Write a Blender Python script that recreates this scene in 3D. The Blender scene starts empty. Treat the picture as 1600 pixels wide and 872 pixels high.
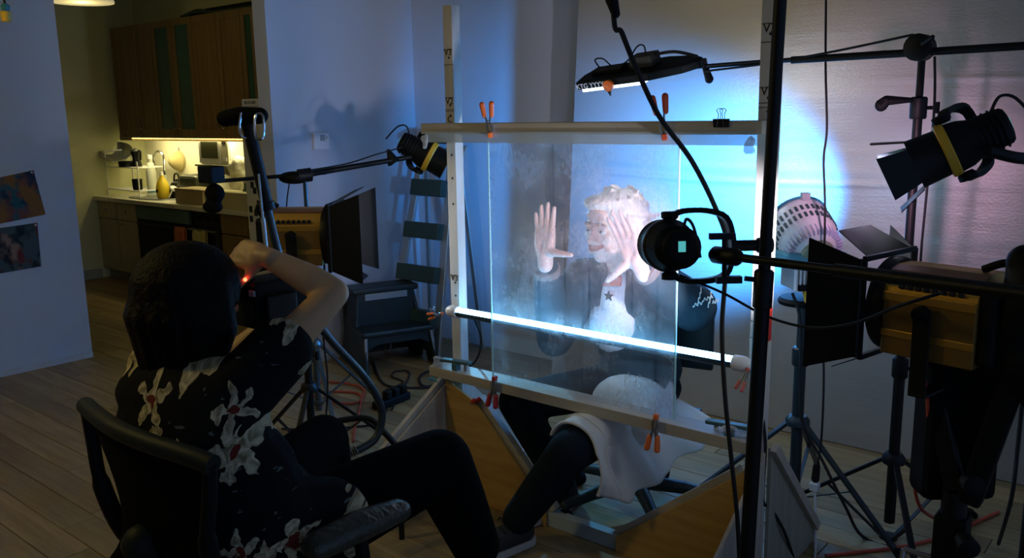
import bpy, bmesh, math, random
from mathutils import Vector as V, Matrix, noise
random.seed(7)
S = bpy.context.scene
COL = S.collection
R = math.radians
# ------------------------------------------------------------------ camera
CAM_F, CAM_H = 1351.0, 1.48
_p, _y, _r = R(10.77), R(40), R(0.93)
_f = V((-math.sin(_y)*math.cos(_p), math.cos(_y)*math.cos(_p), -math.sin(_p)))
_r0 = V((math.cos(_y), math.sin(_y), 0)); _u0 = _r0.cross(_f)
_rt = _r0*math.cos(_r) - _u0*math.sin(_r); _up = _rt.cross(_f)
CAM = V((0, 0, CAM_H))
cd = bpy.data.cameras.new('camera'); cam = bpy.data.objects.new('camera', cd); COL.objects.link(cam)
cd.sensor_width = 36; cd.lens = 36*CAM_F/1600; cd.clip_start = .05
cam.matrix_world = Matrix(((_rt.x, _up.x, -_f.x, 0), (_rt.y, _up.y, -_f.y, 0), (_rt.z, _up.z, -_f.z, CAM_H), (0, 0, 0, 1)))
S.camera = cam
def ray(x, y): return _f + _rt*((x-800)/CAM_F) - _up*((y-436)/CAM_F)
def on(x, y, ax, v):                       # measured photo point -> room point on a known plane
    d = ray(x, y); i = 'xyz'.index(ax); t = (v-CAM[i])/d[i]; return CAM + d*t
def at(x, y, D): return CAM + ray(x, y)*D   # measured photo point at a known distance
# ------------------------------------------------------------------ world, exposure, lights
S.view_settings.view_transform = 'Standard'; S.view_settings.look = 'None'
S.view_settings.gamma = 1; S.view_settings.use_curve_mapping = False
S.view_settings.exposure = 0.55
w = bpy.data.worlds.new('world'); S.world = w; w.use_nodes = True
w.node_tree.nodes['Background'].inputs[0].default_value = (.36, .55, 1, 1)
w.node_tree.nodes['Background'].inputs[1].default_value = .21
def spot(name, loc, tgt, W, col, angle=60, blend=.6, rad=.05):
    l = bpy.data.lights.new(name, 'SPOT'); l.energy = W; l.color = col; l.spot_size = R(angle); l.spot_blend = blend; l.shadow_soft_size = rad
    o = bpy.data.objects.new(name, l); COL.objects.link(o); o.location = loc
    o.rotation_euler = (V(tgt)-V(loc)).to_track_quat('-Z', 'Y').to_euler(); return o
def area(name, loc, tgt, W, col, sx, sy):
    l = bpy.data.lights.new(name, 'AREA'); l.energy = W; l.color = col; l.shape = 'RECTANGLE'; l.size = sx; l.size_y = sy
    o = bpy.data.objects.new(name, l); COL.objects.link(o); o.location = loc
    o.rotation_euler = (V(tgt)-V(loc)).to_track_quat('-Z', 'Y').to_euler(); return o
# ------------------------------------------------------------------ materials
MATS = {}
def mat(name, col, rough=.6, metal=0., var=.12, scale=12., bump=0., bscale=60., emit=None, estr=0., spec=.5, coat=0.):
    if name in MATS: return MATS[name]
    m = bpy.data.materials.new(name); m.use_nodes = True; nt = m.node_tree; b = nt.nodes['Principled BSDF']
    b.inputs['Roughness'].default_value = rough; b.inputs['Metallic'].default_value = metal
    b.inputs['Specular IOR Level'].default_value = spec; b.inputs['Coat Weight'].default_value = coat
    tc = nt.nodes.new('ShaderNodeTexCoord')
    n = nt.nodes.new('ShaderNodeTexNoise'); n.inputs['Scale'].default_value = scale; n.inputs['Detail'].default_value = 4
    nt.links.new(tc.outputs['Object'], n.inputs['Vector'])
    mx = nt.nodes.new('ShaderNodeMix'); mx.data_type = 'RGBA'
    mx.inputs['A'].default_value = (*[c*(1-var) for c in col], 1); mx.inputs['B'].default_value = (*[min(1, c*(1+var)) for c in col], 1)
    nt.links.new(n.outputs['Fac'], mx.inputs['Factor']); nt.links.new(mx.outputs['Result'], b.inputs['Base Color'])
    if bump:
        n2 = nt.nodes.new('ShaderNodeTexNoise'); n2.inputs['Scale'].default_value = bscale; n2.inputs['Detail'].default_value = 3
        nt.links.new(tc.outputs['Object'], n2.inputs['Vector'])
        bp = nt.nodes.new('ShaderNodeBump'); bp.inputs['Strength'].default_value = bump; bp.inputs['Distance'].default_value = .01
        nt.links.new(n2.outputs['Fac'], bp.inputs['Height']); nt.links.new(bp.outputs['Normal'], b.inputs['Normal'])
    if emit:
        b.inputs['Emission Color'].default_value = (*emit, 1); b.inputs['Emission Strength'].default_value = estr
    MATS[name] = m; return m
def nd(m, t): return m.node_tree.nodes.new(t)
def mathn(m, op, a, b=None, c=None):
    n = nd(m, 'ShaderNodeMath'); n.operation = op
    for i, x in enumerate((a, b, c)):
        if x is None: continue
        if hasattr(x, 'links'): m.node_tree.links.new(x, n.inputs[i])
        else: n.inputs[i].default_value = x
    return n.outputs[0]
def mixc(m, f, a, b):
    n = nd(m, 'ShaderNodeMix'); n.data_type = 'RGBA'
    for k, x in (('Factor', f), ('A', a), ('B', b)):
        if hasattr(x, 'links'): m.node_tree.links.new(x, n.inputs[k])
        elif k == 'Factor': n.inputs[k].default_value = x
        else: n.inputs[k].default_value = (*x, 1)
    return n.outputs['Result']
def noise_n(m, vec, scale, detail=4, rough=.55):
    n = nd(m, 'ShaderNodeTexNoise'); n.inputs['Scale'].default_value = scale; n.inputs['Detail'].default_value = detail; n.inputs['Roughness'].default_value = rough
    m.node_tree.links.new(vec, n.inputs['Vector']); return n.outputs['Fac']
def mapping(m, vec, sc=(1, 1, 1), loc=(0, 0, 0), rot=(0, 0, 0)):
    n = nd(m, 'ShaderNodeMapping'); n.inputs['Scale'].default_value = sc; n.inputs['Location'].default_value = loc; n.inputs['Rotation'].default_value = rot
    m.node_tree.links.new(vec, n.inputs['Vector']); return n.outputs['Vector']
def ramp(m, f, a, b):
    n = nd(m, 'ShaderNodeMapRange'); n.interpolation_type = 'SMOOTHSTEP'
    n.inputs['From Min'].default_value = a; n.inputs['From Max'].default_value = b
    m.node_tree.links.new(f, n.inputs['Value']); return n.outputs[0]
def wood(name, c0, c1, axis='x', rough=.5, rnd=False, scale=1.):
    m = mat(name, c0, rough); b = m.node_tree.nodes['Principled BSDF']
    tc = nd(m, 'ShaderNodeTexCoord'); vec = tc.outputs['Object']
    sc = {'x': (1.2, 16, 16), 'y': (16, 1.2, 16), 'z': (16, 16, 1.2)}[axis]
    if rnd:
        oi = nd(m, 'ShaderNodeObjectInfo'); add = nd(m, 'ShaderNodeVectorMath'); add.operation = 'ADD'
        cmb = nd(m, 'ShaderNodeCombineXYZ'); rr = mathn(m, 'MULTIPLY', oi.outputs['Random'], 37.)
        for i in range(3): m.node_tree.links.new(rr, cmb.inputs[i])
        m.node_tree.links.new(vec, add.inputs[0]); m.node_tree.links.new(cmb.outputs[0], add.inputs[1]); vec = add.outputs[0]
    f = noise_n(m, mapping(m, vec, [s*scale for s in sc]), 1.6, 6, .65)
    c = mixc(m, ramp(m, f, .3, .72), c0, c1)
    if rnd:
        hs = nd(m, 'ShaderNodeHueSaturation'); m.node_tree.links.new(c, hs.inputs['Color'])
        m.node_tree.links.new(mathn(m, 'MULTIPLY_ADD', oi.outputs['Random'], .45, .78), hs.inputs['Value']); c = hs.outputs['Color']
    m.node_tree.links.new(c, b.inputs['Base Color'])
    bp = nd(m, 'ShaderNodeBump'); bp.inputs['Strength'].default_value = .12; bp.inputs['Distance'].default_value = .004
    m.node_tree.links.new(f, bp.inputs['Height']); m.node_tree.links.new(bp.outputs['Normal'], b.inputs['Normal'])
    return m
PAINT = mat('paint_white', (.58, .62, .68), .75, var=.03, scale=2, bump=.05, bscale=180)
KPAINT = mat('kitchen_paint', (.60, .61, .36), .75, var=.04, scale=2, bump=.05, bscale=180)
TILEW = mat('backsplash_white', (.80, .78, .62), .3, var=.03)
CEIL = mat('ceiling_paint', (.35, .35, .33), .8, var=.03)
BLACK = mat('black_metal', (.004, .005, .0055), .5, .0, spec=.3, var=.2, bump=.03)
BLACKP = mat('black_plastic', (.004, .005, .0055), .6, spec=.2, var=.2, bump=.05)
RUBBER = mat('rubber_black', (.004, .0045, .005), .8, var=.2, spec=.12)
CHROME = mat('chrome', (.7, .72, .75), .18, 1., var=.08)
STEEL = mat('brushed_steel', (.45, .46, .48), .38, 1., var=.12, bump=.1, bscale=120)
ALU = mat('aluminium', (.5, .55, .55), .4, .8, var=.1)
GOLD = mat('gold_anodised', (.62, .36, .07), .38, .75, var=.12, bump=.05)
BRONZE = mat('dark_gold', (.26, .15, .035), .5, .5, var=.15)
YELLOW = mat('yellow_ring', (.75, .45, .03), .45, var=.1)
ORANGE = mat('clamp_orange', (.85, .17, .025), .45, var=.08)
RED = mat('clamp_red', (.55, .03, .02), .45, var=.1)
CORDR = mat('cord_orange', (.5, .07, .03), .5, var=.1)
WHITEP = mat('white_plastic', (.75, .76, .78), .4, var=.04)
GREYP = mat('grey_plastic', (.33, .36, .37), .5, var=.08)
TEALP = mat('teal_plastic', (.06, .14, .15), .5, var=.15)
GREEN = mat('step_plastic', (.010, .020, .018), .5, var=.15, bump=.12, bscale=200)
PLY = wood('plywood', (.48, .28, .07), (.62, .39, .12), 'x', .55)
PLYP = wood('plywood_pale', (.46, .40, .32), (.60, .53, .43), 'z', .6)
PINE = wood('painted_pine', (.52, .50, .45), (.64, .62, .57), 'z', .6)
RAIL = wood('rail_wood', (.42, .38, .30), (.55, .51, .42), 'x', .55)
CAB = wood('cabinet_oak', (.17, .105, .035), (.26, .165, .06), 'z', .45)
CABL = wood('cabinet_pale_oak', (.38, .33, .19), (.48, .42, .25), 'z', .45)
PLANK = wood('floor_oak', (.22, .15, .06), (.35, .25, .11), 'x', .42, rnd=True)
GLASSD = mat('cabinet_glass', (.03, .10, .085), .12, var=.3, scale=5)
LAM = mat('worktop_laminate', (.72, .70, .58), .35, var=.05)
SKIN1 = mat('skin_warm', (.56, .34, .17), .5, var=.08, scale=20, bump=.05, bscale=150)
SKIN2 = mat('skin_fair', (.78, .55, .48), .5, var=.08, scale=20, bump=.05, bscale=150)
HAIRD = mat('hair_dark', (.005, .0035, .003), .6, spec=.12, var=.4, bump=.6, bscale=90)
HAIRW = mat('hair_pale', (.80, .74, .66), .7, var=.12, bump=.8, bscale=70)
DENIM = mat('denim_dark', (.010, .017, .024), .9, spec=.1, var=.3, scale=60, bump=.2, bscale=400)
PANTS = mat('trousers_black', (.004, .0045, .005), .95, spec=.05, var=.3, bump=.1)
JACKET = mat('jacket_cloth', (.026, .052, .070), .85, spec=.15, var=.5, scale=9, bump=.3, bscale=40)
TEE = mat('tee_white', (.75, .70, .74), .85, var=.06, bump=.2, bscale=30)
CLOTH = mat('cloth_white', (.74, .71, .67), .9, var=.05, scale=8, bump=.25, bscale=25)
SHOE = mat('shoe_canvas', (.03, .035, .038), .8, var=.3, bump=.15)
SOLE = mat('shoe_sole', (.55, .56, .55), .7, var=.1)
INK = mat('ink_black', (.01, .01, .012), .8, var=.1)
SCREEN = mat('screen_teal', (.05, .3, .32), .3, emit=(.15, .8, .8), estr=.35)
LEDRED = mat('led_red', (.8, .05, .02), .3, emit=(1, .08, .03), estr=6)
LENSON = mat('lens_lit', (.9, .95, 1), .3, emit=(.85, .92, 1), estr=6)
LENSC = mat('lens_cyan', (.3, .7, 1), .3, emit=(.2, .65, 1), estr=10)
LEDON = mat('led_diffuser', (.9, .95, 1), .4, emit=(.72, .88, 1), estr=2.4)
TUBEON = mat('tube_lit', (.9, .97, 1), .4, emit=(.20, .58, 1), estr=16)
TUBEBODY = mat('tube_body', (.03, .07, .11), .35, var=.1)
SHADE = mat('lamp_shade', (.8, .74, .55), .7, emit=(1, .85, .45), estr=.25)
# foil backdrop
FOIL = mat('foil', (.50, .48, .47), .40, .6, var=.04, scale=1.5); b = FOIL.node_tree.nodes['Principled BSDF']
tc = nd(FOIL, 'ShaderNodeTexCoord')
h1 = noise_n(FOIL, mapping(FOIL, tc.outputs['Object'], (8, 1, 160)), 1, 4)
h2 = noise_n(FOIL, mapping(FOIL, tc.outputs['Object'], (90, 1, 90)), 1, 3)
h3 = noise_n(FOIL, mapping(FOIL, tc.outputs['Object'], (.5, 1, 7)), 1, 3)
hh = mathn(FOIL, 'ADD', mathn(FOIL, 'MULTIPLY_ADD', h1, .5, mathn(FOIL, 'MULTIPLY', h2, .8)), mathn(FOIL, 'MULTIPLY', h3, 4.))
bp = nd(FOIL, 'ShaderNodeBump'); bp.inputs['Strength'].default_value = .25; bp.inputs['Distance'].default_value = .006
FOIL.node_tree.links.new(hh, bp.inputs['Height']); FOIL.node_tree.links.new(bp.outputs['Normal'], b.inputs['Normal'])
# fogged acrylic: clear pane with a film of condensation, wiped and dripping in places
FOG = bpy.data.materials.new('fogged_acrylic'); FOG.use_nodes = True; nt = FOG.node_tree; nt.nodes.clear()
out = nd(FOG, 'ShaderNodeOutputMaterial'); tc = nd(FOG, 'ShaderNodeTexCoord'); ob = tc.outputs['Object']
clear = nd(FOG, 'ShaderNodeBsdfTransparent'); clear.inputs[0].default_value = (.93, .97, .97, 1)
gl = nd(FOG, 'ShaderNodeBsdfGlossy'); gl.inputs['Roughness'].default_value = .04
df = nd(FOG, 'ShaderNodeBsdfDiffuse'); df.inputs[0].default_value = (.82, .88, .9, 1)
tr = nd(FOG, 'ShaderNodeBsdfTranslucent'); tr.inputs[0].default_value = (.82, .88, .92, 1)
fogb = nd(FOG, 'ShaderNodeMixShader'); fogb.inputs[0].default_value = .55; nt.links.new(df.outputs[0], fogb.inputs[1]); nt.links.new(tr.outputs[0], fogb.inputs[2])
big = ramp(FOG, noise_n(FOG, ob, 4.2, 5, .6), .40, .62)
fine = ramp(FOG, noise_n(FOG, mapping(FOG, ob, (1, 1, .6)), 75, 3, .6), .38, .66)
drip = ramp(FOG, noise_n(FOG, mapping(FOG, ob, (60, 1, 1.6)), 1, 2, .5), .60, .70)
cov = mathn(FOG, 'MULTIPLY_ADD', big, .26, .15)
cov = mathn(FOG, 'MULTIPLY', cov, mathn(FOG, 'MULTIPLY_ADD', fine, .30, .78))
cov = mathn(FOG, 'MULTIPLY', cov, mathn(FOG, 'MULTIPLY_ADD', drip, -.55, 1.))
m1 = nd(FOG, 'ShaderNodeMixShader'); nt.links.new(cov, m1.inputs[0]); nt.links.new(clear.outputs[0], m1.inputs[1]); nt.links.new(fogb.outputs[0], m1.inputs[2])
m2 = nd(FOG, 'ShaderNodeMixShader'); m2.inputs[0].default_value = .025; nt.links.new(m1.outputs[0], m2.inputs[1]); nt.links.new(gl.outputs[0], m2.inputs[2])
nt.links.new(m2.outputs[0], out.inputs[0])
EDGE = mat('acrylic_edge', (.45, .80, .88), .2, var=.05, emit=None)
CLEARP = mat('clear_acrylic', (.55, .62, .60), .15, var=.1); MATS['clear_acrylic'].node_tree.nodes['Principled BSDF'].inputs['Alpha'].default_value = .55
FILM = mat('clear_film', (.6, .65, .68), .15, var=.2, scale=40, bump=.9, bscale=90); FILM.node_tree.nodes['Principled BSDF'].inputs['Alpha'].default_value = .55
# floral print for the shirt (planar, printed on the cloth)
FLORAL = mat('floral_print', (.008, .009, .01), .9, spec=.08); b = FLORAL.node_tree.nodes['Principled BSDF']
tc = nd(FLORAL, 'ShaderNodeTexCoord'); sx = nd(FLORAL, 'ShaderNodeSeparateXYZ'); FLORAL.node_tree.links.new(tc.outputs['Object'], sx.inputs[0])
cm = nd(FLORAL, 'ShaderNodeCombineXYZ')
FLORAL.node_tree.links.new(mathn(FLORAL, 'MULTIPLY_ADD', sx.outputs[1], .8, sx.outputs[0]), cm.inputs[0]); FLORAL.node_tree.links.new(sx.outputs[2], cm.inputs[1])
ns = nd(FLORAL, 'ShaderNodeTexNoise'); ns.inputs['Scale'].default_value = 26; FLORAL.node_tree.links.new(cm.outputs[0], ns.inputs['Vector'])
wv = nd(FLORAL, 'ShaderNodeVectorMath'); wv.operation = 'MULTIPLY_ADD'; FLORAL.node_tree.links.new(ns.outputs['Color'], wv.inputs[0]); wv.inputs[1].default_value = (.055, .055, 0); FLORAL.node_tree.links.new(cm.outputs[0], wv.inputs[2])
sc = nd(FLORAL, 'ShaderNodeVectorMath'); sc.operation = 'SCALE'; sc.inputs['Scale'].default_value = 7.0; FLORAL.node_tree.links.new(wv.outputs[0], sc.inputs[0])
vo = nd(FLORAL, 'ShaderNodeTexVoronoi'); vo.voronoi_dimensions = '2D'; vo.inputs['Scale'].default_value = 1; FLORAL.node_tree.links.new(sc.outputs[0], vo.inputs['Vector'])
df_ = nd(FLORAL, 'ShaderNodeVectorMath'); df_.operation = 'SUBTRACT'; FLORAL.node_tree.links.new(sc.outputs[0], df_.inputs[0]); FLORAL.node_tree.links.new(vo.outputs['Position'], df_.inputs[1])
s2 = nd(FLORAL, 'ShaderNodeSeparateXYZ'); FLORAL.node_tree.links.new(df_.outputs[0], s2.inputs[0])
sep = nd(FLORAL, 'ShaderNodeSeparateColor'); FLORAL.node_tree.links.new(vo.outputs['Color'], sep.inputs[0])
ang = mathn(FLORAL, 'ARCTAN2', s2.outputs[1], s2.outputs[0])
pet = mathn(FLORAL, 'COSINE', mathn(FLORAL, 'ADD', mathn(FLORAL, 'MULTIPLY', ang, 5.), mathn(FLORAL, 'MULTIPLY', sep.outputs[0], 6.)))
rad = mathn(FLORAL, 'MULTIPLY_ADD', pet, .15, mathn(FLORAL, 'MULTIPLY_ADD', sep.outputs[1], .26, .22))
isf = mathn(FLORAL, 'LESS_THAN', vo.outputs['Distance'], rad)
isc = mathn(FLORAL, 'LESS_THAN', vo.outputs['Distance'], .085)
tone = mixc(FLORAL, ramp(FLORAL, noise_n(FLORAL, sc.outputs[0], 9, 3), .3, .7), (.20, .17, .09), (.70, .62, .40))
lf = mathn(FLORAL, 'GREATER_THAN', noise_n(FLORAL, mapping(FLORAL, cm.outputs[0], (22, 60, 1), rot=(0, 0, .6)), 1, 2), .68)
base = mixc(FLORAL, lf, (.008, .009, .010), (.10, .13, .12))
cc = mixc(FLORAL, isf, base, tone); cc = mixc(FLORAL, isc, cc, (.16, .03, .02))
FLORAL.node_tree.links.new(cc, b.inputs['Base Color'])
# ------------------------------------------------------------------ mesh helpers
W = {}
class MB:
    def __init__(s, local=False): s.v = []; s.f = []; s.local = local
    def add(s, vs, fs):
        k = len(s.v); s.v += [V(a) for a in vs]; s.f += [tuple(i+k for i in f) for f in fs]; return s
    def box(s, c, sz, M=None):
        c = V(c); x, y, z = [a/2 for a in sz]; vs = [V(p) for p in ((-x,-y,-z),(x,-y,-z),(x,y,-z),(-x,y,-z),(-x,-y,z),(x,-y,z),(x,y,z),(-x,y,z))]
        if M: vs = [M @ p for p in vs]
        return s.add([c+p for p in vs], [(3,2,1,0),(4,5,6,7),(0,1,5,4),(1,2,6,5),(2,3,7,6),(3,0,4,7)])
    def span(s, a, b):
        a, b = V(a), V(b); return s.box((a+b)/2, [abs(q) for q in (b-a)])
    def beam(s, a, b, wd, ht, up=(0, 0, 1)):
        a, b = V(a), V(b); d = (b-a).normalized(); sd = d.cross(V(up)).normalized(); u = sd.cross(d)
        return s.box((a+b)/2, ((b-a).length, wd, ht), Matrix((d, sd, u)).transposed())
    def frus(s, a, b, r0, r1=None, n=16):
        r1 = r0 if r1 is None else r1; return s.tube([a, b], [r0, r1], n)
    def tube(s, pts, r, n=8, closed=False):
        pts = [V(p) for p in pts]; m = len(pts); rr = r if isinstance(r, (list, tuple)) else [r]*m
        k = len(s.v); nrm = None
        for i, p in enumerate(pts):
            if closed: t = pts[(i+1) % m]-pts[i-1]
            else: t = pts[min(i+1, m-1)]-pts[max(i-1, 0)]
            t.normalize()
            if nrm is None: nrm = t.orthogonal().normalized()
            nrm = (nrm - t*nrm.dot(t)); nrm = nrm.normalized() if nrm.length > 1e-6 else t.orthogonal().normalized()
            bn = t.cross(nrm)
            for j in range(n):
                a = 2*math.pi*j/n; s.v.append(p+(nrm*math.cos(a)+bn*math.sin(a))*rr[i])
        for i in range(m if closed else m-1):
            for j in range(n):
                a, b_ = k+i*n, k+((i+1) % m)*n; s.f.append((a+j, a+(j+1) % n, b_+(j+1) % n, b_+j))
        if not closed:
            s.f.append(tuple(k+j for j in reversed(range(n)))); s.f.append(tuple(k+(m-1)*n+j for j in range(n)))
        return s
    def ell(s, c, r, M=None, seg=16, rings=10):
        c = V(c); r = (r, r, r) if not hasattr(r, '__len__') else r; vs = []; fs = []
        for i in range(1, rings):
            t = math.pi*i/rings
            for j in range(seg):
                a = 2*math.pi*j/seg; vs.append(V((r[0]*math.sin(t)*math.cos(a), r[1]*math.sin(t)*math.sin(a), r[2]*math.cos(t))))
        vs += [V((0, 0, r[2])), V((0, 0, -r[2]))]; T = len(vs)-2
        for i in range(rings-2):
            for j in range(seg): fs.append((i*seg+j, (i+1)*seg+j, (i+1)*seg+(j+1) % seg, i*seg+(j+1) % seg))
        for j in range(seg):
            fs.append((T, j, (j+1) % seg)); q = (rings-2)*seg; fs.append((T+1, q+(j+1) % seg, q+j))
        if M: vs = [M @ p for p in vs]
        return s.add([c+p for p in vs], fs)
    def lathe(s, prof, o, ax, n=28):
        o = V(o); ax = V(ax).normalized(); e1 = ax.orthogonal().normalized(); e2 = ax.cross(e1); k = len(s.v)
        for t, r in prof:
            for j in range(n):
                a = 2*math.pi*j/n; s.v.append(o+ax*t+(e1*math.cos(a)+e2*math.sin(a))*max(r, 1e-4))
        for i in range(len(prof)-1):
            for j in range(n): a = k+i*n; s.f.append((a+j, a+(j+1) % n, a+n+(j+1) % n, a+n+j))
        s.f.append(tuple(k+j for j in reversed(range(n)))); q = k+(len(prof)-1)*n; s.f.append(tuple(q+j for j in range(n))); return s
    def prism(s, poly, vec):
        vec = V(vec); n = len(poly); vs = [V(p) for p in poly]; vs += [p+vec for p in vs]
        return s.add(vs, [tuple(range(n)), tuple(reversed(range(n, 2*n)))]+[(i, i+n, (i+1) % n+n, (i+1) % n) for i in range(n)])
    def grid(s, fn, nu, nv, th=0.):
        k = len(s.v)
        P = [[V(fn(i/(nu-1), j/(nv-1))) for j in range(nv)] for i in range(nu)]
        for row in P: s.v += row
        for i in range(nu-1):
            for j in range(nv-1): a = k+i*nv+j; s.f.append((a, a+nv, a+nv+1, a+1))
        return s
    def caps(s, pts, rs, n=12):
        for p, r in zip(pts, rs): s.ell(p, r, seg=n, rings=8)
        for i in range(len(pts)-1): s.frus(pts[i], pts[i+1], rs[i], rs[i+1], n)
        return s
    def build(s, name, m, parent=None, smooth=False, bevel=0, solid=0, voxel=0, sm=6):
        vs = s.v
        if parent is not None and not s.local:
            inv = W[parent.name].inverted(); vs = [inv @ p for p in vs]
        me = bpy.data.meshes.new(name); me.from_pydata([tuple(p) for p in vs], [], s.f); me.update()
        bm = bmesh.new(); bm.from_mesh(me); bmesh.ops.recalc_face_normals(bm, faces=bm.faces); bm.to_mesh(me); bm.free()
        me.materials.append(m)
        o = bpy.data.objects.new(name, me); COL.objects.link(o)
        if voxel:
            rm = o.modifiers.new('r', 'REMESH'); rm.mode = 'VOXEL'; rm.voxel_size = voxel
            if sm: q = o.modifiers.new('s', 'SMOOTH'); q.factor = .5; q.iterations = sm
            dg = bpy.context.evaluated_depsgraph_get(); new = bpy.data.meshes.new_from_object(o.evaluated_get(dg)); o.modifiers.clear(); o.data = new; me = new
            if not me.materials: me.materials.append(m)
            smooth = True
        if smooth:
            me.polygons.foreach_set('use_smooth', [True]*len(me.polygons))
            if not voxel: me.set_sharp_from_angle(angle=R(40))
        if solid: q = o.modifiers.new('solid', 'SOLIDIFY'); q.thickness = solid
        if bevel:
            q = o.modifiers.new('bevel', 'BEVEL'); q.width = bevel; q.segments = 2; q.limit_method = 'ANGLE'
        if parent is not None: o.parent = parent; W[o.name] = W[parent.name]
        else: W[o.name] = Matrix.Identity(4)
        return o
def tag(o, label, cat, group=None):
    o['label'] = label; o['category'] = cat
    if group: o['group'] = group
    return o
def struct(o, label=None):
    o['kind'] = 'structure'
    if label: o['label'] = label
    return o
def thing(name, label, cat, loc=(0, 0, 0), M=None, group=None):
    o = bpy.data.objects.new(name, None); COL.objects.link(o); o.empty_display_size = .05
    m = M if M is not None else Matrix.Translation(V(loc)); o.matrix_world = m; W[o.name] = m
    return tag(o, label, cat, group)
def frame(loc, fwd, up=(0, 0, 1)):          # local x = fwd, z = up
    x = V(fwd).normalized(); y = V(up).cross(x).normalized(); z = x.cross(y)
    return Matrix.Translation(V(loc)) @ Matrix((x, y, z)).transposed().to_4x4()
def smooth(pts, k=6, closed=False):
    pts = [V(p) for p in pts]; n = len(pts); o = []
    for i in range(n if closed else n-1):
        g = (lambda q: pts[q % n]) if closed else (lambda q: pts[max(0, min(n-1, q))])
        p0, p1, p2, p3 = g(i-1), g(i), g(i+1), g(i+2)
        for j in range(k):
            t = j/k; o.append(.5*((2*p1)+(p2-p0)*t+(2*p0-5*p1+4*p2-p3)*t*t+(3*p1-p0-3*p2+p3)*t**3))
    if not closed: o.append(pts[-1])
    return o
def text(name, s, size, M, m, parent, ext=.0006):
    c = bpy.data.curves.new(name, 'FONT'); c.body = s; c.size = size; c.extrude = ext; c.align_x = 'CENTER'; c.align_y = 'CENTER'
    t = bpy.data.objects.new('tmp_text', c); COL.objects.link(t)
    dg = bpy.context.evaluated_depsgraph_get(); me = bpy.data.meshes.new_from_object(t.evaluated_get(dg)); bpy.data.objects.remove(t)
    me.transform(W[parent.name].inverted() @ M); me.materials.clear(); me.materials.append(m)
    o = bpy.data.objects.new(name, me); COL.objects.link(o); o.parent = parent; W[o.name] = W[parent.name]; return o
def face_M(loc, right, up):
    x = V(right).normalized(); y = V(up).normalized(); return Matrix.Translation(V(loc)) @ Matrix((x, y, x.cross(y))).transposed().to_4x4()
# ------------------------------------------------------------------ the setting
fl = struct(MB().span((-8.6, -1.5, -.06), (1.2, 4.4, -.014)).build('floor', mat('floor_gap', (.12, .09, .055), .8)), 'floor of narrow oak planks')
PW, PL_ = .125, 1.35
pm = None; row = 0; y = -.55; cnt = 0; far = MB()
while y < 4.3:
    x = -8.4 - random.random()*PL_
    while x < .6:
        x0, x1 = max(x, -8.4), min(x+PL_, .6)
        if x1-x0 > .05:
            cx, cy = (x0+x1)/2, y+PW/2
            q = V((cx, cy, 0))-CAM; z = q.dot(_f); vis = False
            for ex in (x0, x1):
                q = V((ex, cy, 0))-CAM; z = q.dot(_f)
                if z > .3:
                    px, py = 800+CAM_F*q.dot(_rt)/z, 436-CAM_F*q.dot(_up)/z
                    if -150 < px < 1750 and py < 980: vis = True
            if vis and cnt < 290 and not (x1 < -4.3 and cy > 3.8):
                if pm is None:
                    o = MB(True).box((0, 0, -.006), (PL_-.0025, PW-.0025, .012)).build('plank', PLANK, fl, bevel=.0015); pm = o.data
                else:
                    o = bpy.data.objects.new('plank', pm); COL.objects.link(o); o.parent = fl
                    mo = o.modifiers.new('bevel', 'BEVEL'); mo.width = .0015; mo.segments = 1; mo.limit_method = 'ANGLE'
                o.location = (cx, cy, random.uniform(-.0006, .0006)); o.scale.x = (x1-x0)/PL_; cnt += 1
            else: far.box((cx, cy, -.006), (x1-x0-.0025, PW-.0025, .012))
        x += PL_
    y += PW
if far.v: o = far.build('plank', PLANK, fl); o['kind'] = 'stuff'
WA, WB = -4.22, 4.06
struct(MB().span((WA-.12, 2.945, 0), (WA, WB+.12, 3.0)).build('wall_left', PAINT), 'pale blue-grey painted wall with the thermostat')
struct(MB().span((WA, WB, 0), (1.2, WB+.12, 3.0)).build('wall_back', PAINT), 'pale painted wall behind the foil backdrop')
struct(MB().span((-5.62, -1.5, 0), (-5.5, 2.37, 3.0)).build('wall_partition', mat('partition_paint', (.50, .58, .66), .7, var=.03, scale=2)), 'white partition wall with two photographs')
struct(MB().span((-8.42, -1.5, 0), (-8.3, 4.42, 3.0)).build('wall_kitchen_side', KPAINT), 'kitchen side wall')
struct(MB().span((-8.3, 4.3, 0), (WA-.12, 4.42, 3.0)).build('wall_kitchen_back', KPAINT), 'kitchen back wall')
struct(MB().span((-8.3, 4.292, .80), (WA-.12, 4.299, 1.34)).build('trim_1', TILEW), 'white backsplash over the worktop')
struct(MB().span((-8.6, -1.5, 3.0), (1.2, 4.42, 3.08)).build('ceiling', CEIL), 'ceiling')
struct(MB().span((-8.299, .5, 0), (-8.285, 3.75, .09)).build('baseboard_kitchen', mat('baseboard', (.30, .33, .28), .6), bevel=.003))
struct(MB().span((-5.499, -1.5, .0), (-5.492, 2.37, .035)).build('baseboard_partition', mat('baseboard_pale', (.5, .55, .58), .6)))
struct(MB().span((WA+.001, 2.945, 0), (WA+.008, WB, .03)).build('baseboard_left', mat('baseboard_pale', (.5, .55, .58), .6)))
struct(MB().span((-8.4, -1.62, 0), (1.2, -1.5, 3.0)).build('wall_front', mat('paint_dark', (.22, .21, .19), .8)), 'plain wall on the near side of the room')
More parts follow.
